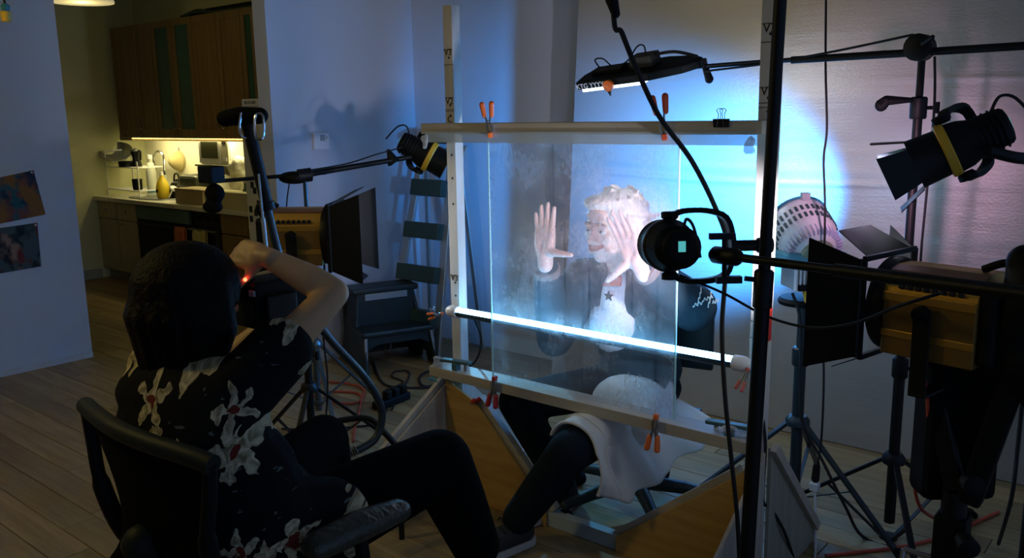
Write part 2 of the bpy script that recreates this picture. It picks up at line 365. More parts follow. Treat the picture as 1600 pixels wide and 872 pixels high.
# thermostat on the wall
a, b2 = on(487, 207, 'x', WA), on(512, 233, 'x', WA)
t = thing('thermostat', 'small white square thermostat with grey display on the wall', 'thermostat', (WA, (a.y+b2.y)/2, (a.z+b2.z)/2))
MB().span((WA+.001, a.y, b2.z), (WA+.022, b2.y, a.z)).build('cover', WHITEP, t, bevel=.004)
cy, cz = (a.y+b2.y)/2, (a.z+b2.z)/2
MB().span((WA+.022, cy-.014, cz), (WA+.024, cy+.022, cz+.036)).build('display', GREYP, t)
MB().span((WA+.022, cy+.03, cz+.012), (WA+.025, cy+.037, cz+.026)).build('button', GREYP, t)
# photographs on the partition (flat prints): abstract blurred colour
def photo_mat(name, seed, cols):
    m = mat(name, cols[0], .6, spec=.1); b = m.node_tree.nodes['Principled BSDF']; tc = nd(m, 'ShaderNodeTexCoord')
    v = mapping(m, tc.outputs['Object'], (1, 9, 7), loc=(seed, seed*2, seed*3)); c = cols[0]
    for i, k in enumerate(cols[1:]):
        n = noise_n(m, mapping(m, v, (1, 1, 1), loc=(i*7, i*3, i*5)), 1.0, 3, .5); c = mixc(m, ramp(m, n, .47, .58), c, k)
    m.node_tree.links.new(c, b.inputs['Base Color']); return m
def photo(c, label, m):
    q = [on(px, py, 'x', -5.498) for px, py in c]; ctr = sum(q, V())/4
    t = thing('photo_print', label, 'photo', ctr)
    MB().prism(q, (.003, 0, 0)).build('print', m, t)
    mm = MB().tube([q[1]+V((.002, -.012, -.012)), q[1]+V((.008, -.012, -.012))], .005, 8); mm.build('pin', WHITEP, t)
photo([(-60, 290), (52, 266), (71, 335), (-60, 362)], 'upper colour photograph pinned askew on the partition wall', photo_mat('print_upper', 2., [(.02, .11, .13), (.20, .02, .02), (.02, .04, .07), (.16, .07, .06), (.22, .11, .03)]))
photo([(-60, 365), (58, 348), (64, 416), (-60, 438)], 'lower colour photograph with pale figure on the partition wall', photo_mat('print_lower', 5., [(.03, .05, .05), (.26, .17, .12), (.16, .02, .02), (.012, .02, .025), (.06, .09, .09)]))
# ------------------------------------------------------------------ kitchen
area('under_cabinet_light', (-7.0, 4.04, 1.335), (-7.0, 4.2, .8), 16, (1, .86, .40), 1.9, .1)
def kx(px, py=120, Y=4.0): return on(px, py, 'y', Y).x
def handle(mb, x, z0, z1, Y): mb.tube(smooth([(x, Y, z0), (x, Y-.025, z0+.01), (x, Y-.025, z1-.01), (x, Y, z1)], 3), .004, 6)
UB, UT, UY = 1.345, 2.32, 4.0
def upper_unit(px0, pxm, px1, kind, label):
    x0, xm, x1 = kx(px0), kx(pxm), kx(px1); x0 = max(x0, -8.295)
    t = thing('wall_cabinet', label, 'cabinet', ((x0+x1)/2, UY+.15, UB), group='wall cabinets over the worktop')
    m = MB(); m.span((x0, UY+.02, UB), (x1, 4.29, UB+.02)); m.span((x0, UY+.02, UT-.02), (x1, 4.29, UT)); m.span((x0, UY+.02, UB), (x0+.02, 4.29, UT)); m.span((x1-.02, UY+.02, UB), (x1, 4.29, UT)); m.span((x0, 4.27, UB), (x1, 4.29, UT)); m.span((x0+.02, UY+.03, 1.83), (x1-.02, 4.27, 1.845))
    m.span((x0, UY-.002, UB-.045), (x1, UY+.03, UB)); m.build('body', CAB, t)
    for i, (a, b) in enumerate(((x0, xm), (xm, x1))):
        a += .004; b -= .004; fr = .055
        d = MB(); d.span((a, UY, UB), (a+fr, UY+.02, UT)); d.span((b-fr, UY, UB), (b, UY+.02, UT)); d.span((a+fr, UY, UB), (b-fr, UY+.02, UB+fr)); d.span((a+fr, UY, UT-fr), (b-fr, UY+.02, UT))
        do = d.build('door', CAB, t, bevel=.002)
        p = MB().span((a+fr, UY+.008, UB+fr), (b-fr, UY+.014, UT-fr)); p.build('glass_pane' if kind == 'g' else 'panel', GLASSD if kind == 'g' else CAB, do)
        h = MB(); handle(h, b-.028 if i == 0 else a+.028, UB+.06, UB+.16, UY); h.build('handle', STEEL, do, True)
    return t
upper_unit(178, 212, 241, 'w', 'leftmost brown wooden wall cabinet over the dish rack')
upper_unit(241, 272, 304, 'g', 'brown wall cabinet with two green glass doors')
upper_unit(304, 342, 380, 'w', 'brown wooden wall cabinet above the microwave')
upper_unit(380, 404, 430, 'g', 'glass door wall cabinet cut off by the wall edge')
ct = thing('folded_tarp', 'dark green folded cloth lying on top of the wall cabinets', 'cloth', (kx(330), 4.12, UT))
MB().grid(lambda u, v: (kx(285)+u*1.15, 4.02+.22*v, UT+.015+.09*math.sin(math.pi*min(1, u*1.3+.1))*(.6+.4*math.sin(9*u+4*v))*math.sin(math.pi*(.08+.84*v))), 24, 8).build('cloth', mat('tarp_green', (.03, .06, .05), .7, var=.3), ct, True, solid=.02)
MB().span((kx(320), 4.04, UT), (kx(392), 4.2, UT+.05)).build('folded_edge', BLACKP, ct, bevel=.01)
CT, CB = .785, .745
BY = 3.77
BX = [-8.295, kx(218, 380, BY), kx(300, 380, BY), kx(347, 380, BY), -5.35]
def base_unit(x0, x1, label, m, split, doors):
    t = thing('base_cabinet', label, 'cabinet', ((x0+x1)/2, 4.0, 0), group='base cabinets')
    q = MB(); q.span((x0, BY+.022, .09), (x1, 4.285, CB)); q.span((x0, BY+.06, 0), (x1, 4.285, .09)); q.build('body', m, t)
    for i in range(split):
        a, b = x0+(x1-x0)*i/split+.004, x0+(x1-x0)*(i+1)/split-.004
        dr = MB().span((a, BY, CB-.16), (b, BY+.02, CB-.006)).build('drawer', m, t, bevel=.003)
        MB().ell(((a+b)/2, BY-.012, CB-.08), .013, seg=10, rings=6).build('knob', STEEL, dr, True)
        if doors:
            do = MB().span((a, BY, .095), (b, BY+.02, CB-.168)).build('door', m, t, bevel=.003)
            h = MB(); hx = b-.05 if i == 0 else a+.05
            h.tube(smooth([(hx-.05, BY, CB-.2), (hx-.045, BY-.022, CB-.2), (hx+.045, BY-.022, CB-.2), (hx+.05, BY, CB-.2)], 3), .004, 6); h.build('handle', STEEL, do, True)
        else:
            for z0, z1 in ((.34, CB-.168), (.095, .335)):
                dd = MB().span((a, BY, z0), (b, BY+.02, z1)).build('drawer', m, t, bevel=.003)
                MB().ell(((a+b)/2, BY-.012, (z0+z1)/2), .013, seg=10, rings=6).build('knob', STEEL, dd, True)
base_unit(BX[0], BX[1], 'pale oak base cabinet with two doors under the dish rack', CABL, 2, True)
base_unit(BX[3], BX[4], 'dark brown base cabinet with drawers beside the wall edge', CAB, 1, False)
t = thing('dishwasher', 'dark dishwasher under the worktop beside the pale cabinet', 'dishwasher', ((BX[1]+BX[2])/2, 4.0, 0))
MB().span((BX[1]+.004, BY+.02, .0), (BX[2]-.004, 4.28, CB-.002)).build('body', BLACKP, t)
MB().span((BX[1]+.006, BY-.005, .1), (BX[2]-.006, BY+.02, CB-.13)).build('door', BLACKP, t, bevel=.004)
MB().span((BX[1]+.006, BY-.012, CB-.125), (BX[2]-.006, BY+.02, CB-.008)).build('control_panel', TEALP, t, bevel=.004)
h = MB(); h.tube([(BX[1]+.06, BY-.03, CB-.16), (BX[2]-.06, BY-.03, CB-.16)], .009, 8); h.frus((BX[1]+.08, BY-.03, CB-.16), (BX[1]+.08, BY, CB-.16), .006); h.frus((BX[2]-.08, BY-.03, CB-.16), (BX[2]-.08, BY, CB-.16), .006); h.build('handle', BLACK, t, True)
t = thing('oven', 'black oven with hanging towels between dishwasher and drawers', 'oven', ((BX[2]+BX[3])/2, 4.0, 0))
MB().span((BX[2]+.004, BY+.02, 0), (BX[3]-.004, 4.28, CB-.002)).build('body', BLACK, t)
MB().span((BX[2]+.01, BY-.005, .14), (BX[3]-.01, BY+.02, CB-.14)).build('door', mat('oven_glass', (.008, .01, .01), .15), t, bevel=.004)
h = MB(); h.tube([(BX[2]+.03, BY-.04, CB-.15), (BX[3]-.03, BY-.04, CB-.15)], .009, 8); h.frus((BX[2]+.05, BY-.04, CB-.15), (BX[2]+.05, BY, CB-.15), .006); h.frus((BX[3]-.05, BY-.04, CB-.15), (BX[3]-.05, BY, CB-.15), .006); h.build('handle', STEEL, t, True)
for i in range(3): MB().lathe([(0, .018), (.02, .015)], (BX[2]+.12+i*.12, BY+.02, CB-.06), (0, -1, 0), 14).build('knob', BLACKP, t, True)
def towel(px0, px1, z1, label, m):
    x0, x1 = kx(px0, 360, BY-.05), kx(px1, 360, BY-.05)
    def fn(u, v):
        xx = x0+(x1-x0)*u; s = v*2-1
        yy = BY-.04+(.014 if s < 0 else -.014)*min(1, abs(s)*6)+.006*math.sin(11*u+3*v); zz = CB-.138-abs(s)*(CB-.15-z1 if s > 0 else .18)
        return (xx, yy, zz)
    t = tag(MB().grid(fn, 12, 30).build('hand_towel', m, None, True, solid=.004), label, 'towel')
towel(271, 288, .36, 'orange red towel hanging on the oven handle', mat('towel_red', (.55, .16, .06), .9, bump=.4, bscale=200))
towel(299, 320, .30, 'pale yellow towel hanging on the oven handle', mat('towel_yellow', (.60, .52, .20), .9, bump=.4, bscale=200))
t = thing('worktop', 'cream laminate worktop along the kitchen wall', 'worktop', (-6.8, 4.0, CB))
MB().span((-8.297, BY-.03, CB), (-5.35, 4.29, CT)).build('slab', LAM, t, bevel=.006)
MB().span((-8.297, 4.27, CT), (-5.35, 4.29, CT+.05)).build('upstand', LAM, t, bevel=.004)
# sink and tap
sxx = kx(250, 300, 4.0)
t = thing('sink', 'steel inset sink in the worktop behind the boxes', 'sink', (sxx, 4.0, CT))
m = MB(); m.tube(smooth([(sxx-.26, 3.84, CT+.004), (sxx+.26, 3.84, CT+.004), (sxx+.26, 4.16, CT+.004), (sxx-.26, 4.16, CT+.004)], 4, True), .008, 6, True); m.build('rim', STEEL, t, True)
MB().span((sxx-.25, 3.85, CT+.0005), (sxx+.25, 4.15, CT+.003)).build('basin', mat('basin_steel', (.2, .2, .18), .4, .8), t)
g = on(246, 300, 'y', 4.2); 
t = thing('faucet', 'chrome gooseneck faucet arching behind the yellow bottle', 'faucet', (g.x, 4.2, CT))
MB().lathe([(0, .03), (.02, .028), (.03, .015), (.1, .014)], (g.x, 4.2, CT), (0, 0, 1), 16).build('base', CHROME, t, True)
x2 = kx(275, 290, 4.2)
MB().tube(smooth([(g.x, 4.2, CT+.08), (g.x, 4.2, CT+.26), (g.x+.03, 4.18, CT+.36), ((g.x+x2)/2, 4.15, CT+.41), (x2-.03, 4.12, CT+.37), (x2, 4.1, CT+.25), (x2, 4.1, CT+.2)], 6), .011, 8).build('spout', CHROME, t, True)
MB().tube([(g.x+.01, 4.19, CT+.07), (g.x+.09, 4.16, CT+.11)], .007, 8).build('lever', CHROME, t, True)
# dish rack
a = kx(158, 300, 4.0); b2 = kx(238, 300, 4.0); a = max(a, -8.27)
t = thing('dish_rack', 'white wire two-tier dish rack on the worktop', 'dish rack', ((a+b2)/2, 4.0, CT))
H2 = .33
for xx in (a, b2):
    for yy in (3.88, 4.14): MB().tube([(xx, yy, CT), (xx, yy, CT+H2+.09 if xx == a else CT+H2)], .006, 6).build('post', WHITEP, t, True)
for z in (CT+.06, CT+.27):
    m = MB()
    for yy in (3.88, 4.14): m.tube([(a, yy, z), (b2, yy, z)], .005, 6)
    for i in range(9): xx = a+(b2-a)*i/8; m.tube([(xx, 3.88, z), (xx, 4.14, z)], .0035, 5)
    m.build('shelf', WHITEP, t, True)
m = MB(); m.tube([(a, 3.88, CT+H2+.09), (a, 4.14, CT+H2+.09)], .006, 6); m.build('rail', WHITEP, t, True)
def rest(name, label, cat, px, Y, z, parts, group=None):
    x = kx(px, 280, Y); t = thing(name, label, cat, (x, Y, z), group=group)
    for nm, mt, fn in parts: q = MB(True); fn(q); q.build(nm, mt, t, True)
    return t
RK = CT+.275
rest('steel_bowl', 'steel mixing bowl tilted on the top tier of the dish rack', 'bowl', 190, 3.99, RK, [('bowl', STEEL, lambda q: q.lathe([(0, .05), (.01, .07), (.05, .12), (.09, .145), (.092, .15), (.088, .14), (.05, .11), (.015, .06)], (-.03, 0, .06), (.45, -.35, .8), 28))])
rest('saucepan', 'small dark pan on the dish rack under the steel bowl', 'pan', 197, 3.93, RK, [('pan', BLACK, lambda q: q.lathe([(0, .06), (.05, .065), (.05, .06), (.01, .055)], (.02, 0, 0), (0, 0, 1), 20)), ('handle', BLACK, lambda q: q.tube([(.07, 0, .04), (.17, -.02, .05)], .009, 6))])
rest('coffee_pot', 'black stovetop coffee pot on the dish rack', 'coffee pot', 216, 4.0, RK, [('body', BLACK, lambda q: q.lathe([(0, .05), (.07, .035), (.08, .035), (.14, .05), (.15, .03), (.17, .008)], (0, 0, 0), (0, 0, 1), 8)), ('handle', BLACKP, lambda q: q.tube(smooth([(.04, 0, .14), (.09, 0, .14), (.08, 0, .06)], 4), .008, 6)), ('spout', BLACK, lambda q: q.frus((-.04, 0, .11), (-.07, 0, .145), .016, .008))])
rest('dark_mug', 'black mug hanging below the coffee pot on the rack', 'mug', 214, 3.9, CT+.11, [('cup', BLACKP, lambda q: q.lathe([(0, .035), (.01, .042), (.1, .045), (.1, .04), (.015, .035)], (0, 0, -.04), (0, 0, 1), 18)), ('handle', BLACKP, lambda q: q.tube(smooth([(.04, 0, .04), (.07, 0, .03), (.07, 0, -.01), (.04, 0, -.02)], 4), .006, 6))])
rest('spray_bottle', 'tall translucent bottle standing beside the dish rack', 'bottle', 237, 4.08, CT, [('body', mat('bottle_pale', (.6, .62, .55), .3), lambda q: q.lathe([(0, .042), (.02, .046), (.22, .046), (.30, .03), (.31, .02), (.34, .02)], (0, 0, 0), (0, 0, 1), 18)), ('cap', WHITEP, lambda q: q.lathe([(0, .024), (.04, .022)], (0, 0, .34), (0, 0, 1), 14)), ('label', mat('label_blue', (.1, .25, .4), .5), lambda q: q.lathe([(0, .047), (.03, .047)], (0, 0, .03), (0, 0, 1), 18))])
rest('soap_bottle', 'yellow dish soap bottle below the faucet arch', 'bottle', 253, 3.97, CT, [('body', mat('soap_yellow', (.75, .55, .03), .35), lambda q: q.lathe([(0, .045), (.02, .055), (.09, .06), (.15, .045), (.19, .018), (.21, .016)], (0, 0, 0), (0, 0, 1), 20)), ('cap', WHITEP, lambda q: q.lathe([(0, .018), (.03, .012)], (0, 0, .21), (0, 0, 1), 12)), ('label', INK, lambda q: q.ell((0, -.055, .075), (.022, .006, .022), None, 10, 6))])
rest('dish_brush', 'white dish brush with round head by the sink', 'brush', 267, 3.95, CT, [('handle', WHITEP, lambda q: q.tube([(-.06, 0, .02), (.02, 0, .1)], .006, 6)), ('head', WHITEP, lambda q: q.lathe([(0, .025), (.025, .03)], (.02, 0, .09), (.5, 0, .8), 14))])
rest('straw_basket', 'straw strainer hanging on the backsplash above the sink', 'strainer', 281, 4.27, 1.10, [('basket', mat('straw', (.55, .46, .22), .8, bump=.5, bscale=150), lambda q: q.lathe([(0, .085), (.01, .09), (.05, .075), (.09, .04), (.1, .01)], (0, .01, 0), (0, -1, 0), 20)), ('rim', mat('straw'  , (.55, .46, .22)), lambda q: q.tube([(.09*math.cos(a*.393), .012, .09*math.sin(a*.393)) for a in range(16)], .006, 6, True)), ('loop', INK, lambda q: q.tube(smooth([(-.01, .015, .09), (0, .015, .13), (.01, .015, .09)], 4), .002, 5)), ('handle', mat('straw', (.5, .4, .2)), lambda q: q.tube([(0, .01, -.09), (.01, .01, -.15)], .006, 6))])
# microwave on a bracket shelf
x0, x1 = kx(311, 240, 4.05), kx(358, 240, 4.05); z0, z1 = on(335, 257, 'y', 4.05).z, on(335, 212, 'y', 4.05).z
t = thing('microwave', 'white microwave with dark window under the wall cabinets', 'microwave', ((x0+x1)/2, 4.15, z0))
MB().span((x0, 4.06, z0), (x1, 4.285, z1)).build('body', WHITEP, t, bevel=.006)
d = MB().span((x0+.006, 4.045, z0+.008), (x0+(x1-x0)*.74, 4.06, z1-.006)).build('door', WHITEP, t, bevel=.003)
MB().span((x0+.05, 4.041, z0+.05), (x0+(x1-x0)*.66, 4.046, z1-.05)).build('window', mat('microwave_window', (.10, .11, .06), .2), d)
MB().span((x0+(x1-x0)*.76, 4.045, z0+.008), (x1-.006, 4.06, z1-.006)).build('control_panel', mat('panel_cream', (.6, .58, .45), .5), t, bevel=.003)
MB().span((x0+(x1-x0)*.81, 4.041, z1-.07), (x1-.03, 4.046, z1-.02)).build('display', INK, t)
MB().span((x0+(x1-x0)*.80, 4.041, z0+.03), (x1-.03, 4.046, z0+.06)).build('button', WHITEP, t)
sh = thing('wall_shelf', 'thin bracket shelf carrying the microwave', 'shelf', ((x0+x1)/2, 4.15, z0-.02))
MB().span((x0-.05, 4.03, z0-.02), (x1+.05, 4.288, z0-.001)).build('board', mat('shelf_grey', (.35, .34, .25), .5), sh, bevel=.003)
for xx in (x0+.05, x1-.05): MB().prism([(xx, 4.288, z0-.02), (xx, 4.08, z0-.02), (xx, 4.288, z0-.12)], (.015, 0, 0)).build('bracket', STEEL, sh)
q = MB(); cx = kx(364, 250, 4.0)
for i in range(26): q.ell((cx+random.uniform(-.05, .06), 4.05+random.uniform(-.05, .05), 1.04+random.uniform(-.11, .12)), (random.uniform(.025, .05),)*3, None, 8, 6)
pb = tag(q.build('plastic_bag', mat('bag_plastic', (.75, .74, .62), .3, bump=.8, bscale=50), None, voxel=.012, sm=2), 'crumpled pale plastic bag hanging beside the microwave', 'bag')
# boxes and toaster on the worktop
def carton(px0, px1, py0, py1, Y, dp, label, m):
    x0, x1 = kx(px0, 300, Y), kx(px1, 300, Y); h = on(px0, py0, 'y', Y).z-CT
    t = thing('carton', label, 'box', ((x0+x1)/2, Y+dp/2, CT)); h = max(h, .06)
    MB().span((x0, Y, CT), (x1, Y+dp, CT+h)).build('body', m, t, bevel=.004)
    MB().span((x0-.004, Y-.004, CT+h), (x1+.004, Y+dp+.004, CT+h+.012)).build('lid', m, t, bevel=.003)
CARD = mat('cardboard', (.42, .33, .17), .8); CARDP = mat('carton_pale', (.62, .56, .34), .7)
carton(273, 316, 296, 312, 3.80, .2, 'brown cardboard carton on the worktop front edge', CARD)
carton(318, 385, 300, 318, 3.765, .16, 'pale carton lying in front of the toaster', CARDP)
tx0, tx1 = kx(281, 280, 4.0), kx(308, 280, 4.0)
t = thing('toaster', 'dark rounded toaster on the worktop under the straw strainer', 'toaster', ((tx0+tx1)/2, 4.08, CT))
MB().span((tx0, 3.98, CT+.01), (tx1, 4.2, CT+.22)).build('body', mat('toaster_dark', (.05, .06, .04), .3), t, bevel=.03)
MB().span((tx0+.03, 4.03, CT+.219), (tx1-.03, 4.06, CT+.222)).build('slot', INK, t); MB().span((tx0+.03, 4.11, CT+.219), (tx1-.03, 4.14, CT+.222)).build('slot', INK, t)
MB().span((tx0-.02, 4.06, CT+.12), (tx0, 4.1, CT+.14)).build('lever', BLACKP, t); MB().span((tx0+.01, 3.99, CT), (tx1-.01, 4.19, CT+.011)).build('foot', BLACKP, t)
rest('kettle', 'black kettle with steel spout behind the brown carton', 'kettle', 276, 4.08, CT, [('body', BLACK, lambda q: q.lathe([(0, .07), (.02, .08), (.08, .075), (.14, .05), (.15, .02), (.17, .012)], (0, 0, 0), (0, 0, 1), 20)), ('spout', STEEL, lambda q: q.frus((.05, -.02, .1), (.14, -.03, .15), .015, .01)), ('handle', BLACKP, lambda q: q.tube(smooth([(-.05, 0, .13), (-.03, 0, .21), (.03, 0, .21), (.05, 0, .13)], 4), .008, 6))])
rest('green_bottle', 'small green bottle standing beside the pale carton', 'bottle', 383, 3.9, CT, [('body', mat('bottle_green', (.10, .16, .07), .3), lambda q: q.lathe([(0, .035), (.12, .035), (.16, .015), (.2, .013)], (0, 0, 0), (0, 0, 1), 14)), ('cap', WHITEP, lambda q: q.lathe([(0, .016), (.025, .015)], (0, 0, .2), (0, 0, 1), 12))])
# narrow white panel with dark square magnets at the end of the worktop
p0, p1 = on(387, 330, 'y', 3.15), on(420, 330, 'y', 3.15); zt = on(395, 166, 'y', 3.15).z
x0 = p0.x; x1 = WA-.125
t = thing('white_side_panel', 'narrow white panel with black square magnets beside the wall edge', 'panel', ((x0+x1)/2, 3.2, 0))
MB().span((x0, 3.15, 0), (x1, 3.6, zt)).build('body', mat('panel_white', (.62, .62, .52), .5), t, bevel=.004)
for px, py in ((394, 289), (398, 298), (392, 327), (400, 333), (393, 342), (404, 318)):
    g = on(px, py, 'y', 3.149); MB().box(g, (.032, .006, .04)).build('magnet', INK, t, bevel=.002)
g0, g1 = on(378, 168, 'y', 3.14), on(404, 156, 'y', 3.14)
t2 = thing('label_box', 'small white box with dark lettering on top of the panel', 'box', ((g0.x+g1.x)/2, 3.2, zt))
MB().span((g0.x, 3.14, zt), (g1.x, 3.3, zt+.045)).build('box', WHITEP, t2, bevel=.003)
text('lettering', 'BLOCADE', .026, face_M(((g0.x+g1.x)/2, 3.1385, zt+.022), (1, 0, 0), (0, 0, 1)), INK, t2)
# pendant lamp and the bare bulb socket
g = on(127, -4, 'x', -6.5)
t = thing('pendant_lamp', 'cream pendant lamp shade hanging in the kitchen', 'lamp', (g.x, g.y, g.z))
MB().lathe([(0, .215), (.012, .216), (.16, .14), (.2, .05), (.205, .02), (.2, .04), (.155, .13), (.004, .208)], (g.x, g.y, g.z-.035), (0, 0, 1), 36).build('lamp_shade', SHADE, t, True)
MB().frus((g.x, g.y, g.z+.15), (g.x, g.y, 3.0), .004, n=8).build('cord', INK, t, True)
MB().ell((g.x, g.y, g.z+.06), .045, seg=14, rings=10).build('bulb', mat('bulb_on', (1, .9, .6), .3, emit=(1, .8, .4), estr=9), t, True)
pl = bpy.data.lights.new('pendant_light', 'POINT'); pl.energy = 1.6; pl.color = (1, .80, .32); pl.shadow_soft_size = .08
po = bpy.data.objects.new('pendant_light', pl); COL.objects.link(po); po.location = (g.x, g.y, g.z-.06)
for lx, ly, lz in ((-3.3, .1, 2.45),):  # unseen pendant, added to warm the floor on the operator's side
    t = thing('added_pendant', 'added warm pendant out of view to light the near floor', 'lamp', (lx, ly, lz))
    MB().lathe([(0, .20), (.01, .202), (.14, .12), (.17, .03), (.165, .02), (.13, .11), (.004, .195)], (lx, ly, lz), (0, 0, 1), 30).build('lamp_shade', SHADE, t, True)
    MB().frus((lx, ly, lz+.16), (lx, ly, 3.0), .004, n=8).build('cord', INK, t, True)
    MB().ell((lx, ly, lz+.06), .04, seg=12, rings=8).build('bulb', mat('bulb_on', (1, .9, .6), .3), t, True)
    pl = bpy.data.lights.new('added_warm_light', 'POINT'); pl.energy = 17; pl.color = (1, .76, .22); pl.shadow_soft_size = .1
    po = bpy.data.objects.new('added_warm_light', pl); COL.objects.link(po); po.location = (lx, ly, lz-.06)
g = at(9, 22, 3.4)
t = thing('hanging_socket', 'yellow and teal hanging cord socket in the top corner', 'socket', g)
MB().lathe([(-.03, .012), (-.028, .018), (.01, .019), (.012, .014)], g, (.1, 0, 1), 14).build('socket', YELLOW, t, True)
MB().lathe([(.012, .014), (.03, .017), (.04, .009)], g, (.1, 0, 1), 14).build('collar', mat('teal', (.04, .2, .25), .4), t, True)
MB().tube([g+V((.004, 0, .04)), g+V((-.01, 0, .1)), V((g.x-.01, g.y, 3.0))], .005, 6).build('cord', INK, t, True)
# foil backdrop and the grey board behind it
fb = thing('foil_backdrop', 'silver foil faced backdrop board standing along the back wall', 'backdrop', (-.9, 3.76, 0))
tl, bl = on(904, 0, 'y', 3.75).x, on(896, 190, 'y', 3.75).x
xl = bl-(tl-bl)*1.439/.608
def foil_pt(u, v):
    z = .004+2.596*v; x = (xl+(tl-xl)*z/2.047)*(1-u)+1.0*u; y = 3.75
    for zc, sl_, am, wd2 in ((1.165, .05, .007, .012), (1.215, .035, .004, .02), (1.60, .02, .005, .010), (1.50, -.015, .003, .03), (.62, .03, .003, .02)):
        y -= am*math.exp(-((z-zc-sl_*math.sin(1.4*(x+1.2))+.05*(x+1.2))/wd2)**2)*(.5+.5*math.sin(2.1*x+zc*5))
    return (x, y-.003*math.sin(1.7*x+2*z), z)
MB().grid(foil_pt, 40, 340).build('foil_face', FOIL, fb, True); MB().prism([(xl, 3.757, .004), (1.0, 3.757, .004), (1.0, 3.757, 2.6), (xl+(tl-xl)*2.6/2.047, 3.757, 2.6)], (0, .03, 0)).build('foam_core', mat('foam', (.6, .58, .5), .8), fb)
gb = tag(MB().prism([(xl-.14, 3.83, .004), (xl+.5, 3.83, .004), (xl+.9, 3.83, 2.6), (xl+.22, 3.83, 2.6)], (0, .02, 0)).build('grey_board', mat('board_grey', (.45, .45, .50), .7)), 'slanted grey board edge showing behind the foil backdrop', 'board')
# ------------------------------------------------------------------ the wooden frame with the acrylic sheet
FX0, FX1, FY = -2.333, -1.008, 2.27
BZ0, BZ1, TZ0, TZ1 = .488, .526, 1.415, 1.453
fr = thing('wooden_frame', 'tall pale wooden frame on plywood gussets holding the acrylic sheet', 'frame', ((FX0+FX1)/2, FY+.09, 0))
LP0, LP1, RP0, RP1 = -2.292, -2.247, -1.062, -1.012
PY0, PY1 = FY+.091, FY+.135
for (a, b, top, right) in ((LP0, LP1, on(695, 8, 'y', PY0).z, 0), (RP0, RP1, 2.05, 1)):
    po = MB().span((a, PY0, 0), (b, PY1, top)).build('post', PINE, fr, bevel=.002); po['label'] = 'upright post with marker lines and bolt holes'
    cx = (a+b)/2
    if right: marks = ((1193, 45, 'V3'), (1193, 143, 'V2'), (1181, 517, 'V.')); holes = ((1200, 53), (1197, 153), (1196, 174), (1190, 254), (1172, 442), (1193, 300)); lines = (37, 66, 137, 161, 168, 505, 531)
    else: marks = ((689, 83, 'V3'), (690, 159, 'V2'), (691, 187, 'C'), (699, 433, 'V3')); holes = ((690, 91), (691, 165), (692, 181), (693, 242), (693, 278), (694, 318), (700, 440), (700, 460)); lines = (79, 102, 153, 172, 174, 428)
    for px, py, s in marks:
        g = on(px, py, 'y', PY0-.001); text('marking', s, .034, face_M((cx, PY0-.0006, g.z), (1, 0, 0), (0, 0, 1)), INK, po)
    for px, py in holes:
        g = on(px, py, 'y', PY0-.001); MB().lathe([(0, .0045), (.001, .0045)], (cx+.004, PY0-.0008, g.z), (0, 1, 0), 10).build('bolt_hole', INK, po)
    for py in lines:
        g = on(1195 if right else 690, py, 'y', PY0-.001); MB().span((a+.001, PY0-.0007, g.z-.001), (b-.001, PY0+.001, g.z+.001)).build('pencil_line', INK, po)
g = on(1208, 510, 'y', PY0); o = MB().span((RP1, PY0+.004, g.z-.05), (RP1+.004, PY0+.03, g.z+.05)).build('tape_strip', RED, fr); o['label'] = 'red tape strip on the post'
MB().span((FX0, FY, TZ0), (FX1, FY+.089, TZ1)).build('top_rail', RAIL, fr, bevel=.002)
MB().span((FX0, FY, BZ0), (FX1, FY+.089, BZ1)).build('bottom_rail', RAIL, fr, bevel=.002)
o = MB().span((FX0+.03, FY-.005, TZ0-.03), (FX1-.01, FY-.001, TZ0+.008)).build('clear_strip', CLEARP, fr); o['label'] = 'clear plastic strip along the top rail'
MB().span((LP0+.02, FY+.055, 0), (RP1-.02, FY+.093, .055)).build('floor_bar', mat('bar_painted', (.45, .55, .58), .5), fr, bevel=.002)
# in-plane plywood gussets, with battens along the slanted edge
GY = FY+.045
def gus(pts, vec, m, lab=None):
    o = MB().prism(pts, vec).build('gusset', m, fr, bevel=.001)
    if lab: o['label'] = lab
    return o
gus([(LP0, GY, .0), (-1.80, GY, .0), (-1.80, GY, .075), (-2.13, GY, .40), (LP0, GY, .47)], (0, .012, 0), PLY)
MB().beam((-2.14, GY+.03, .415), (-1.78, GY+.03, .06), .04, .03, (0, 1, 0)).build('batten', RAIL, fr, bevel=.002)
gus([(RP1-.02, GY, .0), (-1.50, GY, .0), (-1.50, GY, .055), (-1.075, GY, .385), (RP1-.02, GY, .43)], (0, .012, 0), PLY)
MB().beam((-1.065, GY+.03, .40), (-1.51, GY+.03, .045), .04, .03, (0, 1, 0)).build('batten', RAIL, fr, bevel=.002)
# feet at right angles, toward the camera on the left and toward the backdrop on the right
FXL = LP0-.014
gus([(FXL, PY0, .47), (FXL, FY-.62, .05), (FXL, FY-.62, 0), (FXL, PY0, 0)], (.012, 0, 0), PLYP)
MB().beam((FXL-.012, PY0, .475), (FXL-.012, FY-.62, .052), .035, .02, (1, 0, 0)).build('batten', PLYP, fr, bevel=.002)
gus([(FXL, PY1, .47), (FXL, PY1+.45, .05), (FXL, PY1+.45, 0), (FXL, PY1, 0)], (.012, 0, 0), PLYP)
FXR = RP1+.002
gus([(FXR, PY1, .47), (FXR, PY1+.40, .06), (FXR, PY1+.40, 0), (FXR, PY1, 0)], (.012, 0, 0), wood('plywood_grey', (.30, .29, .22), (.40, .38, .30), 'z', .6))
MB().beam((FXR+.02, PY1, .475), (FXR+.02, PY1+.40, .06), .03, .02, (1, 0, 0)).build('batten', PLYP, fr, bevel=.002)
